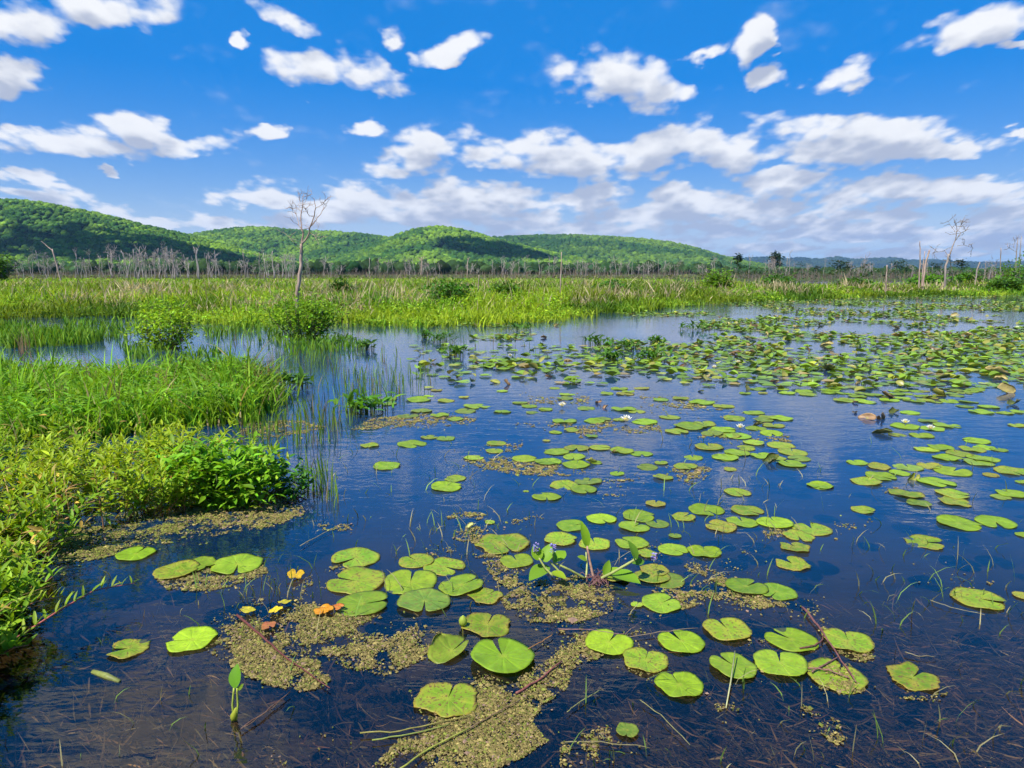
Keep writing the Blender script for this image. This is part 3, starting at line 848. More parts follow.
g1 = at(222, 502); g2 = at(292, 492)
shrub('shrub', g1, 1.0, .50, 2100, .082, .028, (.165, .34, .014), (.10, .12, .04), 'dark green leafy shrub at the front edge of the near left bank', seed=3, nst=34, depth=.7)
shrub('shrub', at(288, 496), .40, .33, 420, .065, .022, (.075, .21, .018), (.10, .12, .04), 'small light leafy shrub at the tip of the near left bank in the water', seed=4, nst=14)
shrub('shrub', at(163, 348), 1.75, .95, 2100, .10, .042, (.23, .38, .018), (.16, .11, .07), 'rounded pale green shrub standing in water behind the left bank', seed=5, nst=30, shape=.5)
shrub('shrub', at(306, 339), 2.0, 1.1, 2300, .11, .048, (.165, .31, .016), (.10, .07, .05), 'green shrub on a dark mound at the foot of the tall dead tree', seed=6, nst=30, shape=.5)
SH = [(450, 311, 2.1, 1.15, (.06, .17, .015), 'darker green shrub in the far marsh beside tan reeds near the centre'),
      (342, 303, 1.5, 1.0, (.045, .125, .015), 'small dark bush in the marsh just right of the tall dead tree'),
      (719, 296, 2.5, 1.5, (.13, .25, .018), 'bright yellow-green bush rising above the marsh below the hill end'),
      (610, 300, 2.4, .95, (.06, .16, .016), 'low green bush at the marsh edge right of the grey post'),
      (776, 293, 3.2, 1.1, (.07, .18, .016), 'low green bush in the marsh under the blue far hills'),
      (925, 291, 3.4, 1.25, (.10, .24, .018), 'bright green bush in front of the broken twin trunks'),
      (968, 290, 3.0, 1.3, (.085, .2, .018), 'green bush just right of the branching dead tree'),
      (1026, 292, 4.4, 2.4, (.09, .2, .018), 'tall green bush at the right edge of the marsh'),
      (1003, 293, 2.6, 1.0, (.075, .17, .018), 'low olive bush before the dead sticks at the far right'),
      (505, 305, 2.0, .95, (.085, .19, .016), 'green bush left of the grey post in the marsh'),
      (855, 293, 3.0, .9, (.07, .17, .016), 'low dark green bush left of the short pale stump')]
for k, (sx_, sy_, w_, h_, c_, lb) in enumerate(SH):
    pb = at(sx_, sy_)
    d_ = pb[1]
    shrub('bush', pb, w_, h_ * 1.3, 1500, .05 + .0038 * d_, .026 + .0022 * d_, c_, (.12, .09, .06), lb, 'bush', 'bushes in the far marsh', seed=20 + k, nst=26)
pb = aty(2, 282, 95)
shrub('bushy_tree', (pb[0], 95, 0), 4.6, 4.3, 1100, .45, .25, (.075, .17, .02), (.12, .09, .06), 'round live green tree at the left end of the dead tree row', 'tree', seed=55, nst=24, shape=.6)

# ------------------------------------------------------------------ dead trees


def branch(mb, p0, d0, length, r0, depth, rng, wig=.12, up=.1, nsides=6, rmin=.004, kids=(2, 4), col=(1, 1, 1)):
    n = 6; pts = [np.array(p0, float)]; d = np.array(d0, float)
    for k in range(n - 1):
        d = d + rng.normal(0, wig, 3) + np.array([0, 0, up * .3]); d /= np.linalg.norm(d)
        pts.append(pts[-1] + d * length / (n - 1))
    pts = np.array(pts)
    tube(mb, pts, np.linspace(r0, max(r0 * .35, rmin), n), nsides, col, True)
    if depth > 0:
        for k in range(rng.integers(kids[0], kids[1] + 1)):
            t = rng.uniform(.3, .98); i0 = min(int(t * (n - 1)), n - 2); f = t * (n - 1) - i0
            b = pts[i0] * (1 - f) + pts[i0 + 1] * f
            dd = pts[min(i0 + 1, n - 1)] - pts[i0]; dd /= np.linalg.norm(dd)
            s = rng.normal(0, 1, 3); s -= dd * s.dot(dd); s /= np.linalg.norm(s)
            nd = dd * rng.uniform(.5, .9) + s * rng.uniform(.5, .85) + np.array([0, 0, up])
            branch(mb, b, nd / np.linalg.norm(nd), length * rng.uniform(.35, .65), max(r0 * (1 - .6 * t) * .55, rmin), depth - 1, rng, wig * 1.2, up, max(4, nsides - 1), rmin, kids, col)


# the tall dead tree by the shrub, limbs read from the photograph
TY = 22.0


def T(px, py, dy=0.0):
    return aty(px, py, TY + dy)


tb = T(295, 318); tb[2] = 0
root = empty('dead_tree', tb)
tag(root, 'tall bare dead tree with forked crown rising behind the left shrub', 'dead tree')
tm_ = MB()


def limb(mb, pts, r0, r1, n=7):
    pts = np.array(pts) - tb
    # subdivide with slight kinks
    t = np.linspace(0, len(pts) - 1, (len(pts) - 1) * 4 + 1)
    P = np.stack([np.interp(t, range(len(pts)), pts[:, q]) for q in range(3)], -1)
    P[1:-1] += RNG.normal(0, .012, P[1:-1].shape)
    tube(mb, P, np.linspace(r0, r1, len(P)), n)
    return P


P0 = limb(tm_, [tb - [0, 0, .2], T(297, 300), T(300, 275), T(301, 255), T(301.5, 244)], .068, .045, 9)
mains = [([T(301.5, 246), T(303, 236), T(301, 222, .1), T(302, 208, .15), T(304, 194, .2)], .045, .010),
         ([T(301.5, 245), T(308, 236, -.1), T(312, 222, -.2), T(316, 208, -.3), T(314, 198, -.3)], .042, .009),
         ([T(303, 232), T(299, 226, .3), T(296, 214, .5), T(297, 205, .6)], .022, .006),
         ([T(311, 226), T(318, 218, .1), T(325, 208, .2), T(327, 203, .3)], .022, .006),
         ([T(314, 216), T(309, 216, -.2), T(304, 206, -.3)], .016, .006),
         ([T(301, 250), T(296, 244, -.2), T(290, 237, -.3), T(288, 236, -.3)], .016, .006),
         ([T(309, 232), T(315, 236, -.3), T(319, 245, -.5)], .014, .005),
         ([T(316, 208), T(322, 205, .1), T(327, 199, .2)], .012, .005),
         ([T(302, 208), T(308, 196, .2), T(312, 193, .2)], .011, .005),
         ([T(297, 214), T(291, 208, .5), T(288, 207, .5)], .011, .005),
         ([T(302, 206), T(299, 199, .2), T(298, 190, .2)], .010, .005)]
for pts, r0, r1 in mains:
    bm_ = MB(); P = limb(bm_, pts, r0 * .75, r1 * .8)
    for k in range(4):
        q = P[RNG.integers(len(P) // 3, len(P))]
        d = RNG.normal(0, 1, 3) * [.8, .8, .4] + [0, 0, .5]
        branch(bm_, q, d / np.linalg.norm(d), RNG.uniform(.18, .42), .008, 1, RNG, .2, .1, 5, .0035, (1, 3))
    bm_.build('branch', M_DEADPALE, root)
tm_.build('trunk', M_DEADPALE, root)


def snag(name, base, pieces, label, mat, cat='dead tree', twigs=0, group=None, part='trunk'):
    """trunk pieces given as lists of (px,py) at the base's distance with radii"""
    root = empty(name, base); y0 = base[1]
    for k, (pts, r0, r1, kind) in enumerate(pieces):
        P = np.array([aty(a, b, y0 + (.15 * k if j else 0)) for j, (a, b) in enumerate(pts)]) - np.array(base)
        if pts[0][1] > 276 and kind == 't': P[0][2] = -.15
        t = np.linspace(0, len(P) - 1, (len(P) - 1) * 4 + 1)
        P = np.stack([np.interp(t, range(len(P)), P[:, q]) for q in range(3)], -1)
        P[1:-1] += RNG.normal(0, r0 * .12, P[1:-1].shape)
        mb = MB()
        tube(mb, P, np.linspace(r0, r1, len(P)) * .65, 7)
        if kind == 'b':
            for q in range(twigs):
                d = RNG.normal(0, 1, 3) * [.8, .6, .5] + [0, 0, .35]
                branch(mb, P[RNG.integers(len(P) // 3, len(P))], d / np.linalg.norm(d), RNG.uniform(.3, .8), .018, 1, RNG, .2, .05, 4, .010, (2, 3))
        mb.build(part if kind == 't' else 'branch', mat, root)
    return tag(root, label, cat, group)


def gp(px, y):
    q = aty(px, 275, y); q[2] = 0; return q


snag('dead_tree', gp(947, 52), [([(945, 288), (946, 266), (949, 254)], .14, .10, 't'), ([(949, 256), (953, 246), (956, 238), (957, 228), (954, 221)], .085, .02, 'b'),
     ([(956, 240), (961, 233), (967, 230), (970, 229)], .04, .012, 'b'), ([(957, 246), (964, 245), (973, 248)], .03, .01, 'b'), ([(948, 256), (945, 251), (938, 252), (933, 253)], .04, .012, 'b'),
     ([(957, 232), (961, 226), (962, 221)], .03, .01, 'b'), ([(955, 232), (951, 226), (947, 220)], .03, .01, 'b'), ([(950, 256), (950, 262), (952, 270), (953, 280)], .05, .03, 'b')],
     'branching grey dead tree at right, bending right above the marsh', M_DEAD, twigs=5)
snag('broken_trunk', gp(921, 50), [([(920, 284), (920, 262), (920, 248), (920, 241)], .09, .035, 't'), ([(923, 284), (925, 266), (928, 256), (929.5, 250)], .11, .09, 't'), ([(922, 282), (923, 268), (925, 251)], .06, .04, 't')],
     'clump of three broken bare trunks left of the branching dead tree', M_DEADPALE, 'dead tree')
snag('broken_trunk', gp(886.5, 46), [([(886, 291), (886.5, 276), (887, 265)], .075, .05, 't')], 'short pale broken stump standing alone right of centre', M_DEADPALE, 'tree stump')
snag('broken_trunk', gp(561, 34), [([(560, 290), (561, 270), (561.5, 252)], .055, .03, 't')], 'single slim grey post-like trunk in the marsh at centre', M_DEADPALE, 'dead tree')
snag('dead_tree', gp(1016, 60), [([(1014, 286), (1016, 262), (1018, 238)], .12, .04, 't'), ([(1019, 286), (1020, 256), (1021.5, 236)], .10, .03, 't'), ([(1016, 252), (1011, 249), (1008, 247)], .03, .01, 'b'), ([(1017, 244), (1013, 238)], .02, .01, 'b')],
     'bare double-stemmed dead tree at the right edge', M_DEAD, twigs=4)
snag('broken_trunk', gp(1000, 62), [([(1000, 285), (1000.5, 265), (1001, 248)], .08, .06, 't')], 'straight thin grey snag between two dead trees at right', M_DEAD, 'dead tree')
snag('broken_trunk', gp(977, 58), [([(975, 284), (977, 270), (980, 262)], .10, .09, 't')], 'short leaning broken snag right of the branching dead tree', M_DEAD, 'tree stump')
snag('dead_tree', gp(983, 66), [([(983, 285), (985, 272), (986, 261)], .06, .03, 't'), ([(985, 272), (989, 265)], .03, .01, 'b')], 'thin twiggy dead sapling beside the leaning snag', M_DEAD, twigs=3)
snag('dead_tree', gp(62, 80), [([(62, 284), (57, 266), (52, 249)], .15, .10, 't'), ([(52, 250), (48, 247), (41, 241)], .09, .03, 'b'), ([(58, 270), (61, 265), (64, 262)], .04, .02, 'b')],
     'pale leaning dead tree with crooked top at far left', M_DEADPALE, twigs=0)
snag('dead_tree', gp(421, 150), [([(421, 278), (421.5, 266), (421.5, 257)], .22, .14, 't'), ([(421.5, 262), (424, 257)], .10, .05, 'b'), ([(421, 261), (418.5, 258)], .10, .05, 'b')],
     'pale dead tree with bushy top below the middle hill', M_DEADPALE, twigs=6)
snag('dead_tree', gp(467.5, 150), [([(467, 278), (467.5, 266), (468, 258)], .2, .14, 't'), ([(468, 260), (470, 257)], .08, .04, 'b')], 'bare straight dead tree right of the middle hill shadow', M_DEADPALE, twigs=1)
snag('dead_tree', gp(478, 38), [([(478, 290), (478.5, 282), (479, 275)], .04, .03, 't')], 'short tan dead sapling standing upright in the centre marsh', M_DEADPALE, 'dead tree')
snag('dead_tree', gp(488, 38), [([(493, 290), (488, 282), (484, 278)], .035, .02, 't')], 'thin leaning tan stick in the centre marsh', M_DEADPALE, 'dead tree')

# far rows of dead trees: a few kinds copied many times
kinds = []
for k in range(8):
    rng = np.random.default_rng(100 + k); mb = MB(); H_ = 8.0
    lean = rng.normal(0, .07, 2)
    n = 7; t = np.linspace(0, 1, n)
    tr = np.stack([lean[0] * H_ * t + rng.normal(0, .1, n), lean[1] * H_ * t + rng.normal(0, .1, n), H_ * t * rng.uniform(.75, 1)], -1); tr[0, 2] = -.3
    tube(mb, tr, np.linspace(.12, .055, n), 5)
    for q in range([6, 8, 2, 10, 3, 7, 1, 9][k]):
        a = rng.uniform(0, 6.28); f = rng.uniform(.35, .98); i0 = min(int(f * 6), 5)
        b0 = tr[i0] * (1 - (f * 6 - i0)) + tr[i0 + 1] * (f * 6 - i0)
        d = np.array([math.cos(a), math.sin(a), rng.uniform(.7, 1.6)]); d /= np.linalg.norm(d)
        branch(mb, b0, d, rng.uniform(1.0, 2.4), .05, 1, rng, .16, .1, 4, .022, (3, 5))
    kinds.append(mb.mesh('dead_tree', M_DEADFAR))
ORD = ['first', 'second', 'third', 'fourth', 'fifth', 'sixth', 'seventh', 'eighth', 'ninth', 'tenth', 'eleventh', 'twelfth', 'thirteenth', 'fourteenth', 'fifteenth', 'sixteenth', 'seventeenth', 'eighteenth', 'nineteenth', 'twentieth']


def ordw(k):
    t = ['twenty', 'thirty', 'forty', 'fifty']
    if k < 20: return ORD[k]
    a, b_ = divmod(k + 1, 10)
    return (t[a - 2] + '-' + ORD[b_ - 1]) if b_ else {20: 'twentieth', 30: 'thirtieth', 40: 'fortieth'}[k + 1]


ROWS = [((18, 118), 28, 215, (6.4, 8.6), 'the grey dead row under the left hill'),
        ((120, 200), 40, 190, (6.2, 8.6), 'the thick pale row under the left slope'),
        ((202, 296), 38, 205, (5.2, 8.0), 'the row left of the tall dead tree'),
        ((306, 400), 16, 240, (4.6, 7.2), 'the row right of the tall dead tree'),
        ((404, 500), 20, 250, (4.4, 6.4), 'the dead row under the middle hill'),
        ((502, 600), 30, 260, (5.0, 7.0), 'the dead thicket around the grey post'),
        ((602, 720), 40, 270, (4.2, 6.8), 'the grey dead thicket under the long ridge'),
        ((724, 800), 16, 260, (4.2, 8.2), 'the thin dead row left under the blue hills'),
        ((802, 900), 16, 250, (3.8, 7.0), 'the thin dead row before the blue hills'),
        ((904, 1030), 18, 200, (3.2, 5.2), 'the thin dead row behind the broken trunks')]
for (x0, x1), cnt, yy, (h0, h1), ph in ROWS:
    xs = np.sort(RNG.uniform(x0, x1, cnt))
    for k, xx in enumerate(xs):
        y_ = yy * .64 * RNG.uniform(.92, 1.12); q = aty(xx, 275, y_)
        o = link('dead_tree', kinds[RNG.integers(8)])
        o.location = (q[0], y_, .1); s = (1.6 + (RNG.uniform(h0 * .55, h1 * 1.06) - 1.6) * .66) / 8
        wd = s * RNG.uniform(.9, 1.3); o.scale = (wd, wd, s); o.rotation_euler = (0, 0, RNG.uniform(0, 6.28))
        tag(o, 'bare grey tree, %s from left in %s' % (ordw(k), ph), 'dead tree', 'dead trees of ' + ph)

# dark live trees in the far line at right


def far_tree(px, y_, h_, w_, label, seed, lc=(.022, .045, .018)):
    h_ *= 1.3; w_ *= 1.15
    rng = np.random.default_rng(seed); q = gp(px, y_); root = empty('pine_tree', q)
    mb = MB(); tube(mb, [(0, 0, -.3), (.05 * h_ * rng.normal(), 0, h_ * .5), (.03, 0, h_ * .95)], [.022 * h_, .014 * h_, .006 * h_], 6)
    mb.build('trunk', M_DEADFAR, root)
    cm_ = MB(); n = 260
    B = []
    for k in range(9):
        c = np.array([rng.normal(0, .22 * w_), rng.normal(0, .22 * w_), h_ * rng.uniform(.45, .97)])
        B.append(c + rng.normal(0, 1, (n // 9, 3)) * np.array([.17 * w_, .17 * w_, .055 * h_]))
    B = np.concatenate(B); m = len(B)
    a = rng.uniform(0, 6.28, m)
    leaves(cm_, B, np.stack([np.cos(a), np.sin(a), rng.uniform(-.3, .6, m)], -1), np.tile([0, 0, 1.0], (m, 1)) + rng.normal(0, .4, (m, 3)), .16 * h_ * rng.uniform(.5, 1, m), .07 * h_ * rng.uniform(.6, 1.1, m), .2, jitter(lc, m, .25, .1, rng))
    cm_.build('crown', M_LEAF, root)
    tag(root, label, 'tree', 'dark live trees in the far line')


far_tree(737, 240, 5.8, 2.4, 'slim dark live tree at the end of the long ridge', 1)
far_tree(771, 240, 6.4, 3.2, 'tallest dark live tree, standing before the blue hills', 2)
far_tree(777, 245, 6.0, 2.2, 'narrow dark tree close right of the tallest dark one', 3)
for k, (px, h_, lb) in enumerate([(800, 3.4, 'low dark tree right of the narrow dark pair'), (838, 4.6, 'dark tree left of the middle blue hill'), (846, 4.2, 'dark tree under the middle blue hill'), (818, 3.2, 'low round dark tree below the blue hills'),
                                   (866, 3.6, 'round dark tree right of the middle blue hill'), (896, 4.6, 'dark round tree right of the pale stump'), (936, 3.8, 'dark tree between the broken trunks and dead tree'), (961, 5.0, 'dark round tree right of the branching dead tree'), (905, 3.6, 'low dark tree left of the broken trunks')]):
    far_tree(px, 235 + 3 * k, h_, h_ * .95, lb, 10 + k)
# low dark scrub below the far line at right: nobody could count it
sc = MB(); n = 15000
th = RNG.uniform(.27, 1.2, n); yy = 132 * 2.0 ** RNG.random(n)
k = fbm(th * 60, yy * .05, 3, 97) > .36; th, yy = th[k], yy[k]; n = len(th)
zz = RNG.uniform(.1, 1.0, n) ** 1.2 * (.5 + 2.6 * fbm(th * 40, yy * .03, 3, 99))
a = RNG.uniform(0, 6.28, n)
leaves(sc, np.stack([th * yy, yy, zz], -1), np.stack([np.cos(a), np.sin(a), RNG.uniform(-.2, 1, n)], -1), np.tile([0, 0, 1.0], (n, 1)) + RNG.normal(0, .5, (n, 3)), RNG.uniform(.3, .8, n), RNG.uniform(.18, .4, n), .2, jitter((.045, .075, .026), n, .3))
# brown brush of twigs at the foot of the rows
n = 17000
th = RNG.uniform(-1.1, 1.15, n); yy = RNG.uniform(132, 185, n) * np.where(th > .3, .95, 1)
blades(sc, np.stack([th * yy, yy, 0 * th], -1), RNG.uniform(.5, 2.3, n) * (.4 + 1.1 * fbm(th * 70, yy * .05, 3, 98)), .07, RNG.uniform(0, .4, n), jitter((.20, .155, .13), n, .3))
n = 5000
th = RNG.uniform(-1.1, .3, n); yy = RNG.uniform(128, 150, n)
a = RNG.uniform(0, 6.28, n)
leaves(sc, np.stack([th * yy, yy, RNG.uniform(.05, .9, n)], -1), np.stack([np.cos(a), np.sin(a), RNG.uniform(-.2, 1, n)], -1), np.tile([0, 0, 1.0], (n, 1)) + RNG.normal(0, .5, (n, 3)), RNG.uniform(.3, .6, n), RNG.uniform(.15, .3, n), .2, jitter((.13, .16, .04), n, .35))
tag(sc.build('undergrowth', M_LEAF), 'low dark scrub along the foot of the far dead trees', 'scrub', kind='stuff')

# ------------------------------------------------------------------ lily pads


def pad_mesh(seed, notch=.26, wav=.05, bowl=.05, fold=0, ragged=.02, na=56, nr=7):
    """unit pad: notch along +X; a thin two sided sheet with a rim"""
    rng = np.random.default_rng(seed); mb = MB()
    a = np.linspace(notch * .5, 2 * np.pi - notch * .5, na)
    ph = rng.uniform(0, 6.28, 6)
    rim = 1 + sum(ragged * rng.uniform(.4, 1) * np.sin((k + 2) * a + ph[k]) for k in range(5)) + rng.normal(0, ragged * .5, na)
    # rounded lobes at the notch
    e = np.minimum(a - a[0], a[-1] - a); rim *= (1 - .22 * np.exp(-e / .10))
    rr = np.linspace(.0, 1, nr + 1)[1:] ** .85
    V, C = [(0, 0, .0)], [(0, 0, 1)]
    nv = 22
    for k, r in enumerate(rr):
        for q in range(na):
            R_ = r * rim[q]; x, y = R_ * math.cos(a[q]), R_ * math.sin(a[q])
            z = bowl * r ** 3 * (1 + .8 * math.sin(3 * a[q] + ph[0])) + wav * r ** 2 * math.sin(5 * a[q] + ph[1]) * .5
            vein = max(0, math.cos(a[q] * nv / 2)) ** 8 * (1 if r < .95 else .3)
            V.append((x, y, z)); C.append((r, vein, 1 if r < .16 else 0))
    V = np.array(V)
    if fold:
        # lift one or both sides about the notch axis
        ax = rng.uniform(-.5, .5)
        yy = V[:, 1] * math.cos(ax) - V[:, 0] * math.sin(ax)
        xx = V[:, 1] * math.sin(ax) + V[:, 0] * math.cos(ax)
        rad = 1.0 / fold
        sgn = np.sign(yy); ay_ = np.abs(yy) * fold * np.where(sgn > 0, 1.0, .55)
        ny_ = sgn * np.sin(ay_) * rad; nz_ = (1 - np.cos(ay_)) * rad
        V = np.stack([xx, ny_, nz_ + V[:, 2]], -1)
    q, t = [], []
    for k in range(nr - 1):
        for j in range(na - 1):
            o = 1 + k * na + j; q.append((o, o + na, o + na + 1, o + 1))
    for j in range(na - 1): t.append((0, 1 + j, 2 + j))
    # thin rim turned down
    m0 = 1 + (nr - 1) * na; m1 = len(V)
    low = V[m0:m0 + na] * np.array([.985, .985, 1]) - np.array([0, 0, .016])
    for j in range(na - 1): q.append((m0 + j, m1 + j, m1 + j + 1, m0 + j + 1))
    V = np.concatenate([V, low]); C = C + [(1, 0, 0)] * na
    mb.add(V, q, t, np.array(C, float))
    return mb.mesh('lily_pad', M_PAD)


PADM = [pad_mesh(k, [.10, .22, .04, .30, .14, .06, .40, .18][k], .02 + .03 * (k % 2), .012 + .02 * (k % 3), 0, .014 + .006 * (k % 3)) for k in range(8)]
RAGM = [pad_mesh(40 + k, [.5, .25, .12][k], .05, .03, 0, .06) for k in range(3)]
BIGN = pad_mesh(60, .22, .02, .06, 0, .012)
FOLDM = [pad_mesh(70 + k, .3, .05, .05, [1.0, 1.5, 2.1, 2.7][k], .03, 36, 5) for k in range(4)]
CURLM = [pad_mesh(80 + k, .25, .10, .10, [2.2, 2.8, 3.2][k], .04, 28, 4) for k in range(3)]

GREEN = (.190, .315, .018); BRIGHT = (.215, .345, .014); DULL = (.140, .235, .028); YEL = (.24, .29, .025); OLIVE = (.17, .20, .05)
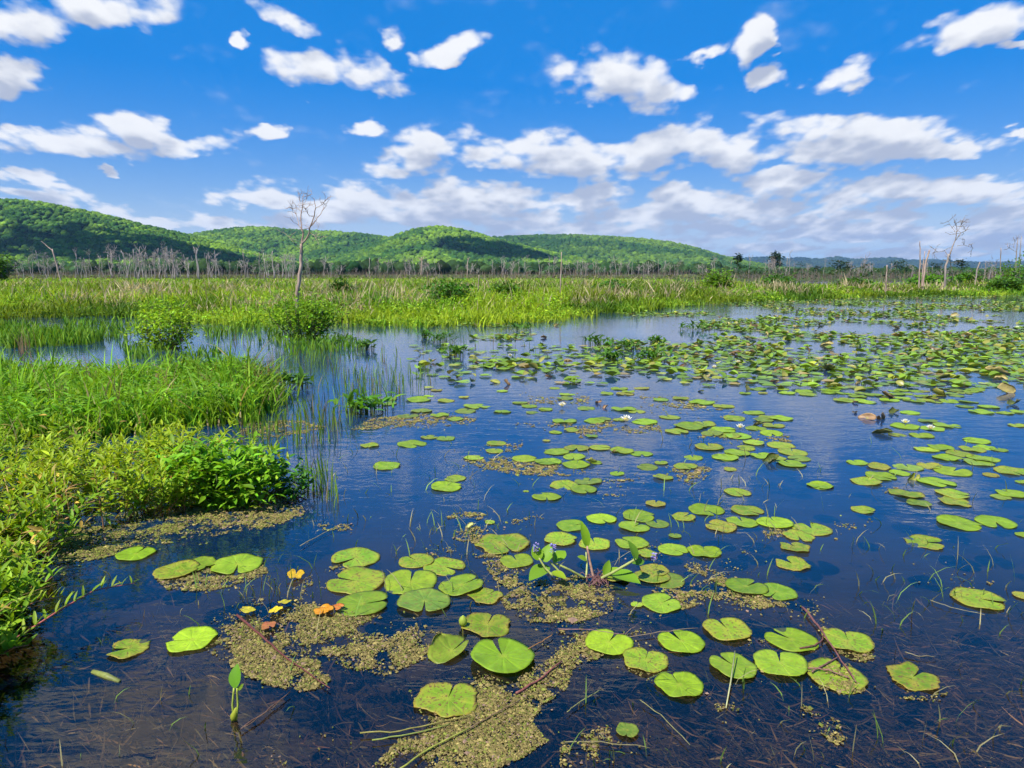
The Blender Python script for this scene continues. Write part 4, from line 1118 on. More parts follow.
# tile origin, scale .1953; X, Y, W in tile pixels; image angle of the notch (deg, 0 = right, 90 = up, None = random); style
S_ = 200 / 1024
TILES = {
    'a': (60, 520, [(388, 177, 190, 80, 'b'), (600, 262, 222, 10, 'g'), (712, 233, 172, -20, 'g'), (910, 236, 250, -60, 'g'), (677, 617, 250, 180, 'b'), (352, 660, 202, 190, 'r')]),
    'b': (260, 520, [(490, 200, 245, 215, 's'), (495, 317, 300, 170, 'g'), (525, 433, 275, 5, 'g'), (800, 210, 185, 150, 's'), (945, 240, 215, -20, 'g'), (770, 322, 270, 90, 'g'), (843, 422, 275, -80, 'd'), (1030, 338, 235, 20, 'g'), (1157, 392, 172, 30, 'r')]),
    'c': (460, 500, [(220, 228, 270, -50, 'R'), (290, 315, 175, 120, 'g'), (570, 135, 155, 10, 'g'), (725, 98, 158, -60, 'b'), (515, 207, 170, -10, 'g'), (690, 230, 160, 100, 's'), (915, 88, 165, 0, 'g'), (890, 143, 155, 30, 'g'), (880, 222, 170, 150, 'g'),
                     (985, 395, 180, 90, 's'), (1030, 530, 205, 20, 'g'), (905, 540, 62, 45, 'd'), (140, 645, 240, 60, 'R'), (800, 395, 150, 10, 'd'), (955, 280, 110, 200, 'd')]),
    'd': (640, 480, [(80, 125, 105, 0, 'y'), (225, 193, 120, 20, 'g'), (340, 155, 180, -50, 'b'), (500, 66, 135, -60, 's'), (550, 160, 165, -30, 's'), (523, 216, 160, 90, 'g'), (415, 242, 160, 160, 'y'), (690, 222, 182, 0, 'b'), (880, 252, 195, 80, 'g'),
                     (810, 290, 150, 0, 'r'), (795, 350, 142, 0, 'r'), (780, 433, 165, 130, 'r'), (170, 357, 155, -30, 'g'), (330, 370, 168, 70, 'b'), (137, 515, 182, 180, 'd'), (75, 465, 150, 0, 'y'), (545, 552, 205, 20, 'g'), (700, 573, 198, 210, 'g'), (923, 32, 125, 0, 'b'), (90, 225, 120, 0, 'd'),
                     (180, 290, 65, 0, 'd')]),
    'e': (824, 480, [(420, 75, 165, 0, 'g'), (483, 122, 120, 0, 'd'), (660, 75, 160, 0, 's'), (672, 115, 155, 0, 'r'), (962, 75, 142, 0, 'b'), (200, 155, 118, -20, 's'), (690, 225, 205, -20, 'b'), (878, 220, 182, 0, 'b'), (515, 320, 190, -10, 'R'), (790, 613, 250, -20, 's'),
                     (1030, 285, 90, 0, 'b'), (1020, 597, 95, 0, 'y'), (905, 90, 90, 0, 'd')]),
    'f': (560, 600, [(250, 225, 240, 40, 'b'), (620, 215, 235, 130, 'b'), (437, 315, 230, 55, 'g'), (612, 440, 238, 110, 'b'), (855, 157, 242, 110, 'g'), (887, 345, 242, 140, 'g'), (345, 678, 115, 0, 'd')]),
    'g': (740, 600, [(262, 203, 258, 150, 'b'), (205, 330, 268, 60, 'g'), (553, 217, 238, 60, 'g'), (490, 390, 292, 30, 's'), (885, 400, 238, 20, 'r')]),
    'h': (400, 600, [(525, 305, 335, 124, 'B'), (245, 515, 312, 70, 'r')]),
    'i': (360, 390, [(267, 278, 150, -30, 'b'), (137, 393, 138, -20, 'g'), (50, 287, 96, 0, 'd'), (355, 243, 92, 0, 'd'), (440, 250, 95, 0, 'd'), (488, 455, 112, 0, 'd'), (443, 500, 162, 0, 'b'), (583, 350, 106, 20, 'g'), (843, 353, 132, 0, 'b'), (700, 275, 100, 10, 's'), (690, 315, 88, 0, 's'),
                     (968, 370, 130, 150, 'g'), (1005, 318, 125, 180, 'g'), (955, 548, 152, -90, 'b'), (955, 262, 42, 0, 'y'), (850, 520, 32, 0, 'd'), (665, 680, 55, 0, 'd'), (440, 57, 90, 0, 'g'), (300, 52, 130, 20, 'b'), (315, 110, 115, 0, 'd'), (730, 113, 92, 0, 'b'),
                     (540, 110, 110, 0, 'd'), (410, 132, 95, 0, 'g'), (490, 150, 85, 0, 'g'), (600, 85, 140, 0, 'g'), (820, 67, 82, 0, 'g'), (868, 85, 80, 0, 'g'), (885, 117, 72, 0, 'd'), (950, 100, 75, 0, 'g'), (150, 48, 90, 0, 'd'), (150, 73, 80, 0, 'd'), (1000, 218, 66, 0, 'g'), (245, 135, 110, 0, 'd')]),
    'j': (540, 390, [(865, 295, 150, 0, 's'), (785, 348, 96, 0, 'g'), (948, 347, 135, 0, 'g'), (1010, 325, 130, 0, 'g'), (745, 395, 122, 0, 's'), (550, 397, 108, 160, 'd'), (620, 376, 72, 0, 's'), (630, 450, 108, 0, 'g'), (395, 430, 72, 0, 'g'), (85, 318, 135, 0, 'g'), (188, 300, 132, 0, 'd'), (310, 297, 118, 0, 'g'),
                     (175, 345, 115, 0, 'g'), (185, 384, 145, 0, 'b'), (288, 373, 66, 0, 'g'), (420, 315, 122, 0, 'g'), (520, 328, 115, -100, 'g'), (125, 490, 148, 0, 'g'), (247, 470, 138, 0, 'd'), (225, 514, 136, -60, 'g'), (35, 372, 130, 0, 'g'),
                     (280, 160, 112, 0, 'b'), (125, 160, 130, 0, 'g'), (162, 208, 82, 0, 'g'), (85, 220, 58, 0, 'b'), (265, 240, 64, 0, 'd'), (535, 165, 132, 0, 'b'), (405, 155, 66, 0, 'g'), (665, 140, 112, 0, 'g'), (620, 52, 84, 0, 'g'), (720, 46, 86, 0, 'g'), (940, 84, 110, 0, 's'),
                     (770, 190, 165, 0, 'g'), (940, 205, 135, 0, 'b'), (840, 178, 120, 0, 'd'), (990, 150, 92, 0, 'g'), (975, 238, 105, 0, 's'), (430, 100, 125, 0, 'g'), (495, 112, 90, 0, 'd'), (237, 96, 92, 0, 'd'), (30, 102, 72, 0, 'g'), (130, 45, 84, 0, 'd'), (320, 150, 90, 0, 'd'), (700, 215, 120, 0, 'g'), (830, 66, 130, 0, 'b'), (880, 225, 110, 0, 'd')]),
    'k': (660, 400, [(330, 297, 128, 0, 'b'), (395, 275, 130, 0, 'g'), (440, 250, 92, 0, 's'), (525, 288, 125, 0, 'b'), (680, 270, 145, 0, 'g'), (712, 302, 112, 0, 'd'), (670, 330, 152, 0, 'b'), (482, 222, 115, 0, 'g'), (620, 235, 140, 0, 's'), (360, 358, 66, 0, 'y'),
                     (380, 97, 112, 0, 'g'), (580, 132, 115, 0, 'g'), (560, 92, 112, 0, 's'), (622, 97, 115, 0, 'b'), (480, 67, 105, 0, 'g'), (570, 174, 112, 0, 'b'), (490, 147, 105, 0, 'g'), (400, 187, 132, 0, 'g'), (820, 441, 126, 0, 'b'), (600, 300, 90, 0, 'g'), (530, 105, 100, 0, 'd'), (300, 165, 110, 0, 'g')]),
    'l': (824, 380, [(170, 424, 106, 0, 'b'), (280, 448, 116, 0, 'y'), (430, 448, 142, 0, 'd'), (388, 478, 104, 0, 'b'), (290, 497, 152, 0, 'b'), (215, 523, 148, 0, 'g'), (575, 526, 178, 0, 'b'), (660, 471, 172, 0, 'b'), (545, 443, 118, 0, 'y'),
                     (525, 357, 116, 0, 'g'), (600, 348, 122, 0, 'b'), (690, 380, 122, 0, 'd'), (630, 403, 134, 0, 'b'), (760, 358, 118, 0, 'g'), (820, 347, 100, 0, 'b'), (895, 359, 82, 0, 'g'), (812, 404, 150, 0, 'g'), (790, 425, 145, 0, 'd'), (780, 313, 130, 0, 'b'), (962, 471, 160, 0, 'g'), (855, 489, 76, 0, 'y'), (1015, 526, 64, 0, 'b'),
                     (990, 235, 84, 0, 'g'), (805, 165, 116, 0, 'b'), (720, 136, 84, 0, 'd'), (842, 140, 102, 0, 'g'), (925, 170, 84, 0, 'g'), (1000, 166, 82, 0, 'g'), (740, 113, 92, 0, 'g'), (630, 234, 132, 0, 'g'), (500, 286, 118, 0, 'b'), (415, 240, 134, 0, 'b'), (530, 212, 92, 0, 'd'), (555, 251, 112, 0, 'g'), (375, 282, 86, 0, 'g'), (440, 170, 92, 0, 'b'), (335, 104, 98, 0, 'b')]),
}
pads = []   # px, py, wpx, angle, style
for t_, (x0, y0, lst) in TILES.items():
    for (a, b_, w_, ang, st) in lst:
        pads.append([x0 + a * S_, y0 + b_ * S_, w_ * S_, ang, st, t_])

for p in pads:
    if p[4] in 'gd' and RNG.random() < .28: p[4] = 's'
# the crowded field of small pads at right, sampled on the water
n = 26000
yy = 8.2 * (46 / 8.2) ** (RNG.random(n) ** .62); th = RNG.uniform(-.25, 1.05, n); xx = th * yy
px, py = proj(xx, yy, 0 * xx)
pat = fbm(xx * .42, yy * .42, 4, 61)
lim = np.interp(px, [380, 470, 560, 640, 720, 800, 1024, 1300], [.70, .66, .62, .565, .485, .45, .43, .43])
lim = lim + .10 * smooth(385, 402, py) + .07 * smooth(330, 312, py) * (px < 900)
lim = np.where((py > 362) & (py < 400) & (px > 640) & (px < 850), lim + .06, lim)
lim = np.where((py > 336) & (py < 390) & (px > 690), lim - .075 * (1 - smooth(385, 392, py)), lim)
lim = np.where((px > 950) & (py > 336) & (py < 352), lim + .12, lim)
sca = (RNG.random(n) < .15) & (py > 345) & (px > 410) & (px < 950)
k = ((pat > lim) | sca) & (py < 404) & (px > 400) & (yy < yedge(xx, yy) - .2)
k &= ~((py > 398) & (px < 840))
xx, yy, px, py = xx[k], yy[k], px[k], py[k]
rad = RNG.uniform(.065, .125, len(xx))
# drop those on top of hand placed pads
own = at([p[0] for p in pads], [p[1] for p in pads])[:, :2]
dmin = np.min(np.hypot(xx[:, None] - own[None, :, 0], yy[:, None] - own[None, :, 1]), 1)
k = (dmin > .22)
xx, yy, px, py, rad = xx[k], yy[k], px[k], py[k], rad[k]
# thin out overlapping ones
keep = np.zeros(len(xx), bool); grid = {}
for q in RNG.permutation(len(xx)):
    c = (int(xx[q] / .2), int(yy[q] / .2))
    if any((xx[q] - xx[r]) ** 2 + (yy[q] - yy[r]) ** 2 < (rad[q] * .85 + rad[r] * .55) ** 2 for a in (-1, 0, 1, 2, -2) for b_ in (-1, 0, 1, -2, 2) for r in grid.get((c[0] + a, c[1] + b_), [])): continue
    keep[q] = True; grid.setdefault(c, []).append(q)
xx, yy, px, py, rad = xx[keep], yy[keep], px[keep], py[keep], rad[keep]
o_ = np.argsort(yy); NIND = max(0, 300 - len(pads))
ind, rest = o_[:NIND], o_[NIND:]
for q in ind:
    pads.append([px[q], py[q], rad[q] * 2 * FPX / yy[q], 0, 'gbdgbys'[RNG.integers(7)], 'z'])
print('pads', len(pads), 'rest', len(rest))

LOOK = {'b': 'bright green', 'g': 'green', 'd': 'dull green', 's': 'brown-spotted', 'r': 'brown-rimmed', 'R': 'ragged spotted', 'y': 'yellowing', 'B': 'bright green'}
MARKS = [(215, 575, 'the pads by the leafy near bank'), (170, 648, 'the two pads left of the red stem'), (410, 592, 'the raft left of the purple flowers'), (590, 545, 'the pads round the purple-flowered plant'),
         (470, 690, 'the nearest pads by the weed mat'), (640, 650, 'the near group right of the weed mat'), (790, 655, 'the near group crossed by red twigs'), (935, 650, 'the near right pads in dark water'),
         (715, 525, 'the group right of the purple-flowered plant'), (730, 590, 'the pair on the right weed mat'), (930, 490, 'the loose group at middle right'), (960, 525, 'the pads in open water at right'), (440, 480, 'the scattered pads at middle left'), (400, 410, 'the raft beside the reeds'), (575, 460, 'the group on the middle weed strip'),
         (590, 490, 'the trio behind the purple-flowered plant'), (690, 470, 'the pads round the middle weed patch'), (590, 418, 'the pads near the white flower'), (720, 430, 'the long raft at centre right'), (770, 460, 'the raft with the dark folded leaf'), (920, 430, 'the pads by brown curled leaves'), (950, 455, 'the cluster left of the right edge'), (980, 412, 'the front of the right field'),
         (560, 395, 'the pads behind the white flower'), (700, 400, 'the pads behind the long raft'), (780, 390, 'the pads behind the folded-leaf raft'), (840, 400, 'the pads behind the brown leaves'), (900, 385, 'the crowded field front'), (960, 385, 'the crowded field at far right front'), (480, 385, 'the small pads beyond the reeds'), (640, 380, 'the pads before the lance-leaved plants'),
         (1010, 430, 'the pads at the right frame edge'), (735, 380, 'the pads round pinkish curled leaves'), (1020, 390, 'the crowded field right corner')]
cl = {}
for p in pads:
    d = [((p[0] - m[0]) / 1.6) ** 2 + ((p[1] - m[1])) ** 2 for m in MARKS]
    cl.setdefault(int(np.argmin(d)), []).append(p)
for c, lst in cl.items():
    lst.sort(key=lambda p: p[0])
    if len(lst) > 1:
        wmax = max(lst, key=lambda p: p[2])
    for k, p in enumerate(lst):
        ph = MARKS[c][2]
        if len(lst) == 1: lb = 'single %s lily pad of %s' % (LOOK[p[4]], ph)
        else:
            pos = 'leftmost' if k == 0 else ('rightmost' if k == len(lst) - 1 else ordw(k) + ' from left')
            lb = '%s lily pad, %s of %s' % (LOOK[p[4]], pos, ph)
        p.append(lb)
pads.sort(key=lambda p: p[1])
PADXY = []
for k, p in enumerate(pads):
    px_, py_, w_, ang, st, t_, lb = p
    q = at(px_, py_)
    d_ = math.hypot(q[1] * CP - (-CAM_H) * SP, 0)
    r_ = w_ * (q[1] * CP + CAM_H * SP) / FPX * .5
    PADXY.append((q[0], q[1], r_, {'s': .86, 'r': .8, 'R': .72}.get(st, .97) if abs(px_ - 836) + abs(py_ - 676) > 8 else .35))
    me = BIGN if st == 'B' else (RAGM[RNG.integers(3)] if st in 'Rr' else PADM[RNG.integers(8)])
    o = link('lily_pad', me)
    col, wear = {'b': (BRIGHT, .06), 'g': (GREEN, .14), 'd': (DULL, .2), 's': (GREEN, .5), 'r': (GREEN, .62), 'R': (GREEN, .5), 'y': (YEL, .6), 'B': (BRIGHT, .03)}[st]
    f = math.exp(RNG.normal(0, .15))
    o.color = (col[0] * f * math.exp(RNG.normal(0, .05)), col[1] * f, col[2] * f, 1 - wear)
    o.location = (q[0], q[1], .003 + .0016 * (k % 5))
    if st == 'B': o.location.z = .018
    o.scale = (r_, r_, r_ * 1.0)
    if ang == 0 or ang is None:
        ang = RNG.uniform(0, 360)
    # notch angle in the picture to heading on the water (foreshortened)
    ca, sa = math.cos(R(ang)), math.sin(R(ang)) / .5
    o.rotation_euler = (RNG.normal(0, .028), RNG.normal(0, .028), math.atan2(sa, ca))
    if st == 'B': o.rotation_euler[0] = .06
    tag(o, lb, 'lily pad', 'lily pads floating on the pond')
o = link('lily_pad', FOLDM[0]); q = at(452, 652); o.location = (q[0], q[1], .006); o.scale = (.104, .104, .08); o.rotation_euler = (-.05, -.1, R(60)); o.color = (.17, .25, .02, .8)
tag(o, 'half-folded lily pad with raised sides, left of the biggest bright pad', 'lily pad', 'lily pads floating on the pond')

# the uncounted rest of the field
pm = MB(); n = len(rest)
A = 14
ang = np.linspace(.15, 2 * np.pi - .15, A)
tilt = RNG.normal(0, .10, (n, 2)); rx = rad[rest][:, None]
ph = RNG.uniform(0, 6.28, n)[:, None]
lx = rx * np.cos(ang + ph); ly = rx * np.sin(ang + ph)
bowl = RNG.uniform(0, .05, n)[:, None] * (RNG.random(n)[:, None] < .45)
z = .012 + np.abs(lx * tilt[:, :1] + ly * tilt[:, 1:]) + bowl * (1 + .6 * np.sin(2 * ang + ph * 3))
V = np.stack([xx[rest][:, None] + lx, yy[rest][:, None] + ly, z], -1)
C0 = np.stack([xx[rest], yy[rest], np.full(n, .010)], -1)[:, None]
V = np.concatenate([C0, V], 1)
tr = np.array([[0, 1 + j, 2 + j] for j in range(A - 1)])
tcol = RNG.random(n)[:, None]
cpal = np.where(tcol < .62, np.array([.165, .27, .02]), np.where(tcol < .78, np.array([.12, .205, .02]), np.where(tcol < .92, np.array([.26, .29, .03]), np.array([.30, .23, .08]))))
cpal = cpal * np.exp(RNG.normal(0, .2, (n, 1)))
pm.add(V.reshape(-1, 3), None, (np.arange(n)[:, None, None] * (A + 1) + tr[None]).reshape(-1, 3), np.repeat(cpal, A + 1, 0))
# their raised, half rolled neighbours
n = 2300
sel = rest[RNG.integers(0, len(rest), n)] if len(rest) else np.zeros(0, int)
B = np.stack([xx[sel] + RNG.normal(0, .12, n), yy[sel] + RNG.normal(0, .12, n), np.full(n, .015)], -1)
a = RNG.uniform(0, 6.28, n); el = RNG.uniform(.05, .75, n)
D = np.stack([np.cos(a) * np.cos(el), np.sin(a) * np.cos(el), np.sin(el)], -1)
tc_ = RNG.random(n)[:, None]
cp = np.where(tc_ < .58, np.array([.11, .19, .02]), np.where(tc_ < .90, np.array([.26, .25, .05]), np.where(tc_ < .9, np.array([.36, .26, .12]), np.array([.12, .08, .04]))))
leaves(pm, B, D, np.tile([0, 0, 1.0], (n, 1)) + RNG.normal(0, .5, (n, 3)), RNG.uniform(.08, .18, n), RNG.uniform(.06, .14, n), RNG.uniform(.1, .6, n), cp, (.3, .9, 1, .8, .3), .3)
tag(pm.build('lily_pads', M_PADS), 'far crowded field of small lily pads before the right marsh', 'lily pads', kind='stuff')

# ------------------------------------------------------------------ curled and upturned leaves
TAN = (.40, .33, .12); PINK = (.33, .20, .11); BRN = (.17, .10, .05); DKG = (.06, .10, .02); YGR = (.27, .30, .04); DKB = (.07, .045, .025)
CURLS = [(883, 431, DKG, 22, 'dark'), (867, 416, PINK, 18, 'brown'), (881, 417, BRN, 15, 'brown'), (895, 411, DKG, 14, 'green'), (888, 395, DKB, 17, 'dark brown'), (855, 402, DKB, 7, 'dark'), (854, 412, DKB, 7, 'dark'), (927, 397, DKG, 10, 'dark green'), (939, 393, YGR, 17, 'yellow-green'),
         (598, 402, PINK, 10, 'pinkish tan'), (606, 407, PINK, 9, 'pinkish tan'), (774, 381, PINK, 12, 'pinkish tan'), (747, 388, DKG, 12, 'dark'), (778, 387, DKG, 12, 'dark green'), (779, 370, BRN, 10, 'brown'), (751, 352, PINK, 10, 'pinkish'), (737, 352, BRN, 14, 'dark brown'), (720, 341, TAN, 12, 'tan'), (758, 350, YGR, 10, 'yellow'), (768, 353, YGR, 11, 'yellow-green'),
         (827, 344, TAN, 16, 'tan'), (770, 333, TAN, 9, 'tan'), (750, 322, TAN, 7, 'tan'), (823, 334, TAN, 10, 'tan'), (825, 367, DKG, 20, 'dark green'), (867, 368, DKG, 18, 'dark green'), (858, 383, TAN, 9, 'tan'), (875, 378, BRN, 11, 'brown'), (852, 335, TAN, 8, 'tan'), (876, 349, YGR, 13, 'yellow-green'), (896, 327, TAN, 10, 'tan'), (959, 346, TAN, 16, 'big tan'),
         (994, 370, TAN, 26, 'largest tan'), (942, 377, DKG, 16, 'dark green'), (932, 359, YGR, 14, 'bright yellow-green'), (895, 366, YGR, 6, 'upright yellow'), (993, 340, DKG, 14, 'dark'), (1010, 345, YGR, 10, 'yellow'), (1006, 390, TAN, 20, 'tan'), (1018, 309, YGR, 9, 'yellow'), (1012, 402, DKG, 18, 'dark green'), (867, 311, TAN, 7, 'tan'), (955, 315, TAN, 8, 'tan'),
         (476, 363, BRN, 9, 'round brown'), (495, 381, YGR, 12, 'yellowish'), (507, 383, BRN, 12, 'brown and yellow'), (549, 376, BRN, 9, 'brown'), (557, 325, TAN, 7, 'tan'), (543, 337, BRN, 8, 'brown'), (683, 366, BRN, 7, 'brown'), (697, 370, DKB, 7, 'dark'), (654, 352, BRN, 8, 'brown'), (696, 354, TAN, 8, 'tan'), (578, 383, DKG, 7, 'dark green'), (701, 391, DKG, 7, 'dark green'),
         (471, 526, (.38, .40, .12), 13, 'pale'), (590, 461, YGR, 14, 'yellow'), (772, 460, DKG, 20, 'dark upright'), (914, 478, YGR, 15, 'yellow'), (614, 452, BRN, 7, 'red-brown'), (758, 424, DKG, 12, 'dark green'), (1000, 378, TAN, 14, 'tan')]
near_ = [(560, 325, 'near the far marsh edge at centre'), (500, 375, 'left of the lance-leaved plants'), (600, 405, 'beside the white flower'), (470, 526, 'in the weed left of the purple-flowered plant'), (595, 458, 'on the middle weed strip'), (685, 365, 'right of the lance-leaved plants'), (772, 455, 'on the raft at centre right'), (745, 350, 'in the far clump left of the field'),
         (775, 382, 'in open water before the field'), (825, 340, 'in the middle of the far field'), (870, 415, 'in the brown-leaf cluster at right'), (880, 375, 'at the front of the field'), (914, 478, 'on the loose pads at middle right'), (935, 390, 'at the right front of the field'), (990, 350, 'in the right part of the field'), (1005, 385, 'near the right edge of the water'), (940, 315, 'far off below the right trees')]
gcl = {}
for c in CURLS:
    gcl.setdefault(min(range(len(near_)), key=lambda k: ((c[0] - near_[k][0]) / 1.5) ** 2 + (c[1] - near_[k][1]) ** 2), []).append(c)
for kx, lst in gcl.items():
    lst.sort(key=lambda c: c[0])
    for k, (px_, py_, col, w_, nm) in enumerate(lst):
        q = at(px_, py_ + w_ * .14); r_ = w_ * (q[1] * CP + CAM_H * SP) / FPX * .47
        o = link('curled_leaf', FOLDM[1 + RNG.integers(2)])
        f = math.exp(RNG.normal(0, .1)); o.color = (col[0] * f, col[1] * f, col[2] * f, .8)
        o.location = (q[0], q[1], .004 + r_ * .06); o.scale = (r_,) * 3
        # the curl opens towards the viewer or away from it
        o.rotation_euler = (RNG.normal(0, .4), RNG.normal(-.2, .3), RNG.uniform(-1.2, 1.2) + (math.pi if RNG.random() < .5 else 0))
        pos = '' if len(lst) == 1 else (', leftmost ' if k == 0 else (', rightmost ' if k == len(lst) - 1 else ', %s from left ' % ordw(k)))
        tag(o, ('%s curled lily leaf%s %s' % (nm, pos, near_[kx][2])).replace('  ', ' '), 'curled leaf', 'curled lily leaves')

# decaying leaves by the red stem
for px_, py_, w_, col, lb in [(296, 578, 20, (.62, .38, .01), 'yellow decaying leaf beside the pads left of the raft'), (324, 614, 24, (.70, .27, .01), 'bright orange decaying leaf at the corner of the near raft'),
                              (248, 614, 17, (.55, .50, .03), 'dull yellow leaf above the red stem'), (276, 614, 16, (.80, .62, .02), 'small bright yellow leaf above the red stem'), (285, 606, 14, (.5, .45, .03), 'small yellow leaf among weed behind the red stem'), (269, 630, 18, (.36, .11, .05), 'reddish decaying leaf right of the red stem'),
                              (338, 611, 14, (.55, .16, .03), 'red-orange leaf scrap touching the orange leaf')]:
    q = at(px_, py_); r_ = w_ * (q[1] * CP + CAM_H * SP) / FPX * .5
    o = link('decaying_leaf', RAGM[RNG.integers(3)]); o.location = (q[0], q[1], .022); o.scale = (r_, r_ * .8, r_ * 2.2); o.color = (*col, .62)
    o.rotation_euler = (.12, -.08, RNG.uniform(0, 6.28)); tag(o, lb, 'leaf', 'decaying leaves by the red stem')

# ------------------------------------------------------------------ flowers
def lily_flower(px_, py_, r_, label):
    q = at(px_, py_); root = empty('water_lily_flower', (q[0], q[1], .02))
    for ring, (n, el, s, c_) in enumerate(((8, .35, 1, (.80, .78, .74)), (7, .8, .85, (.82, .80, .74)), (5, 1.2, .65, (.84, .82, .70)))):
        m = MB(); a = np.arange(n) * 2 * np.pi / n + ring * .4
        r_s = r_ * .72
        leaves(m, np.zeros((n, 3)) + [0, 0, .004 * ring], np.stack([np.cos(a) * math.cos(el), np.sin(a) * math.cos(el), np.full(n, math.sin(el))], -1), np.tile([0, 0, 1.0], (n, 1)), r_s * s, r_s * .42 * s, -.25, np.array(c_), (.3, .8, 1, .75, .08), .2)
        m.build('petals', M_PETAL, root)
    m = MB(); tube(m, [(0, 0, 0), (0, 0, r_ * .35)], [r_ * .16, r_ * .22], 8, (.6, .42, .04)); m.build('stamens', M_STEM, root)
    tag(root, label, 'flower', 'white water lily flowers')


for a_ in [(562, 408, .085, 'white water lily flower alone left of the pinkish curled leaves'), (626, 423, .11, 'white water lily flower on pads at the centre raft'), (905, 425, .075, 'white lily flower left of two by the brown curled leaves'), (930, 431, .075, 'white lily flower right of two by the brown curled leaves'),
           (740, 430, .075, 'pale lily flower on the long raft at centre right'), (738, 364, .09, 'white lily flower below the far tan clump'), (455, 353, .09, 'white lily flower on dark leaves beyond the reeds'), (510, 357, .08, 'small white lily flower before the far lance-leaved plants'), (505, 320, .11, 'tiny white lily flower at the far marsh edge, left'), (534, 320, .11, 'tiny white lily flower at the far marsh edge, right'), (714, 369, .08, 'small white lily flower before the pinkish leaves')]:
    lily_flower(*a_)
# bud
q = at(463, 628); root = empty('water_lily_bud', q)
m = MB(); tube(m, [(0, 0, -.1), (.0, 0, .012)], .005, 6, (.2, .25, .05)); m.build('stem', M_STEM, root)
m = MB(); tube(m, [(0, 0, .01), (0, 0, .02), (0, 0, .035), (0, 0, .05), (.001, 0, .062)], [.006, .017, .020, .014, .002], 9, (.36, .45, .06)); m.build('bud', M_LEAF, root)
tag(root, 'pale closed water lily bud beside the ragged near pad', 'flower bud')

# ------------------------------------------------------------------ the purple-flowered plant at the centre
q0 = at(594, 579); root = empty('pickerelweed', q0)
tag(root, 'purple-flowered pickerelweed with upright leaves on the central weed mat', 'water plant')


def Q(px_, py_, dy=0.0):
    return aty(px_, py_, q0[1] + dy) - q0


def wleaf(parent, base, tip, wpx, col, up=None, prof=(.35, .95, 1, .7, .04), curve=.12, name='leaf'):
    base, tip = np.array(base), np.array(tip); d = tip - base; l = np.linalg.norm(d)
    m = MB(); nrm = np.array(up if up is not None else [0, -.6, .8])
    leaves(m, base[None], d[None], nrm[None], l, wpx * .8, curve, np.array(col), prof, .14)
    o = m.build(name, M_LEAF, parent)
    sub = o.modifiers.new('smooth', 'SUBSURF'); sub.levels = 1; sub.render_levels = 2
    return o


def stalk(parent, pts, r0, r1, col, name='stalk'):
    pts = np.array(pts); t = np.linspace(0, len(pts) - 1, (len(pts) - 1) * 4 + 1)
    P = np.stack([np.interp(t, range(len(pts)), pts[:, k]) for k in range(3)], -1)
    m = MB(); tube(m, P, np.linspace(r0, r1, len(P)), 7, col); return m.build(name, M_STEM, parent)


SG = (.30, .33, .10); PKS = (.34, .20, .14)
stalk(root, [Q(594, 580), Q(590, 562, .02), Q(587, 546, .03)], .0075, .0055, PKS)
wleaf(root, Q(587, 547, .03), Q(583, 521, .05), .075, (0.232, 0.406, 0.020), [.5, -.8, .3])
stalk(root, [Q(586, 580), Q(587, 566, .05), Q(586, 552, .08)], .006, .004, SG)
wleaf(root, Q(586.5, 560, .06), Q(578, 556, .05), .05, (0.186, 0.308, 0.020), [0, -.4, .9])
stalk(root, [Q(598, 580), Q(612, 573, -.05), Q(636, 559, -.08)], .009, .006, (.27, .30, .09))
wleaf(root, Q(636, 560, -.08), Q(630, 540, -.05), .085, (0.132, 0.266, 0.020), [.7, -.6, .3])
stalk(root, [Q(586, 579), Q(570, 570, -.03), Q(553, 562, -.02)], .007, .005, (.25, .28, .07))
stalk(root, [Q(553, 576, -.1), Q(545, 568, -.08), Q(539, 558, -.06)], .006, .005, (.25, .28, .07))
stalk(root, [Q(564, 577, -.06), Q(557, 569, -.05), Q(550, 562, -.04)], .006, .0045, (.24, .27, .07))
wleaf(root, Q(539, 560, -.06), Q(534, 545, -.03), .085, (0.217, 0.378, 0.020), [.3, -.8, .5])
wleaf(root, Q(545, 562, -.05), Q(550, 543, 0), .09, (0.186, 0.350, 0.020), [-.3, -.8, .5])
wleaf(root, Q(554, 562, -.02), Q(565, 549, .06), .10, (0.202, 0.364, 0.020), [-.2, -.5, .85])
wleaf(root, Q(552, 572, -.05), Q(566, 577, -.12), .07, (0.264, 0.378, 0.020), [0, -.2, 1])
wleaf(root, Q(548, 566, -.02), Q(529, 578, -.12), .12, (0.155, 0.294, 0.020), [0, -.2, 1])
wleaf(root, Q(604, 575, .02), Q(610, 560, .06), .06, (0.171, 0.308, 0.020), [.2, -.9, .3])
wleaf(root, Q(612, 573, .0), Q(640, 580, -.12), .13, (0.171, 0.336, 0.020), [0, -.2, 1])
wleaf(root, Q(604, 573, .05), Q(626, 570, .0), .09, (0.217, 0.364, 0.020), [0, -.2, 1])
wleaf(root, Q(632, 563, -.05), Q(645, 560, -.02), .07, (0.101, 0.224, 0.020), [0, -.5, .8])
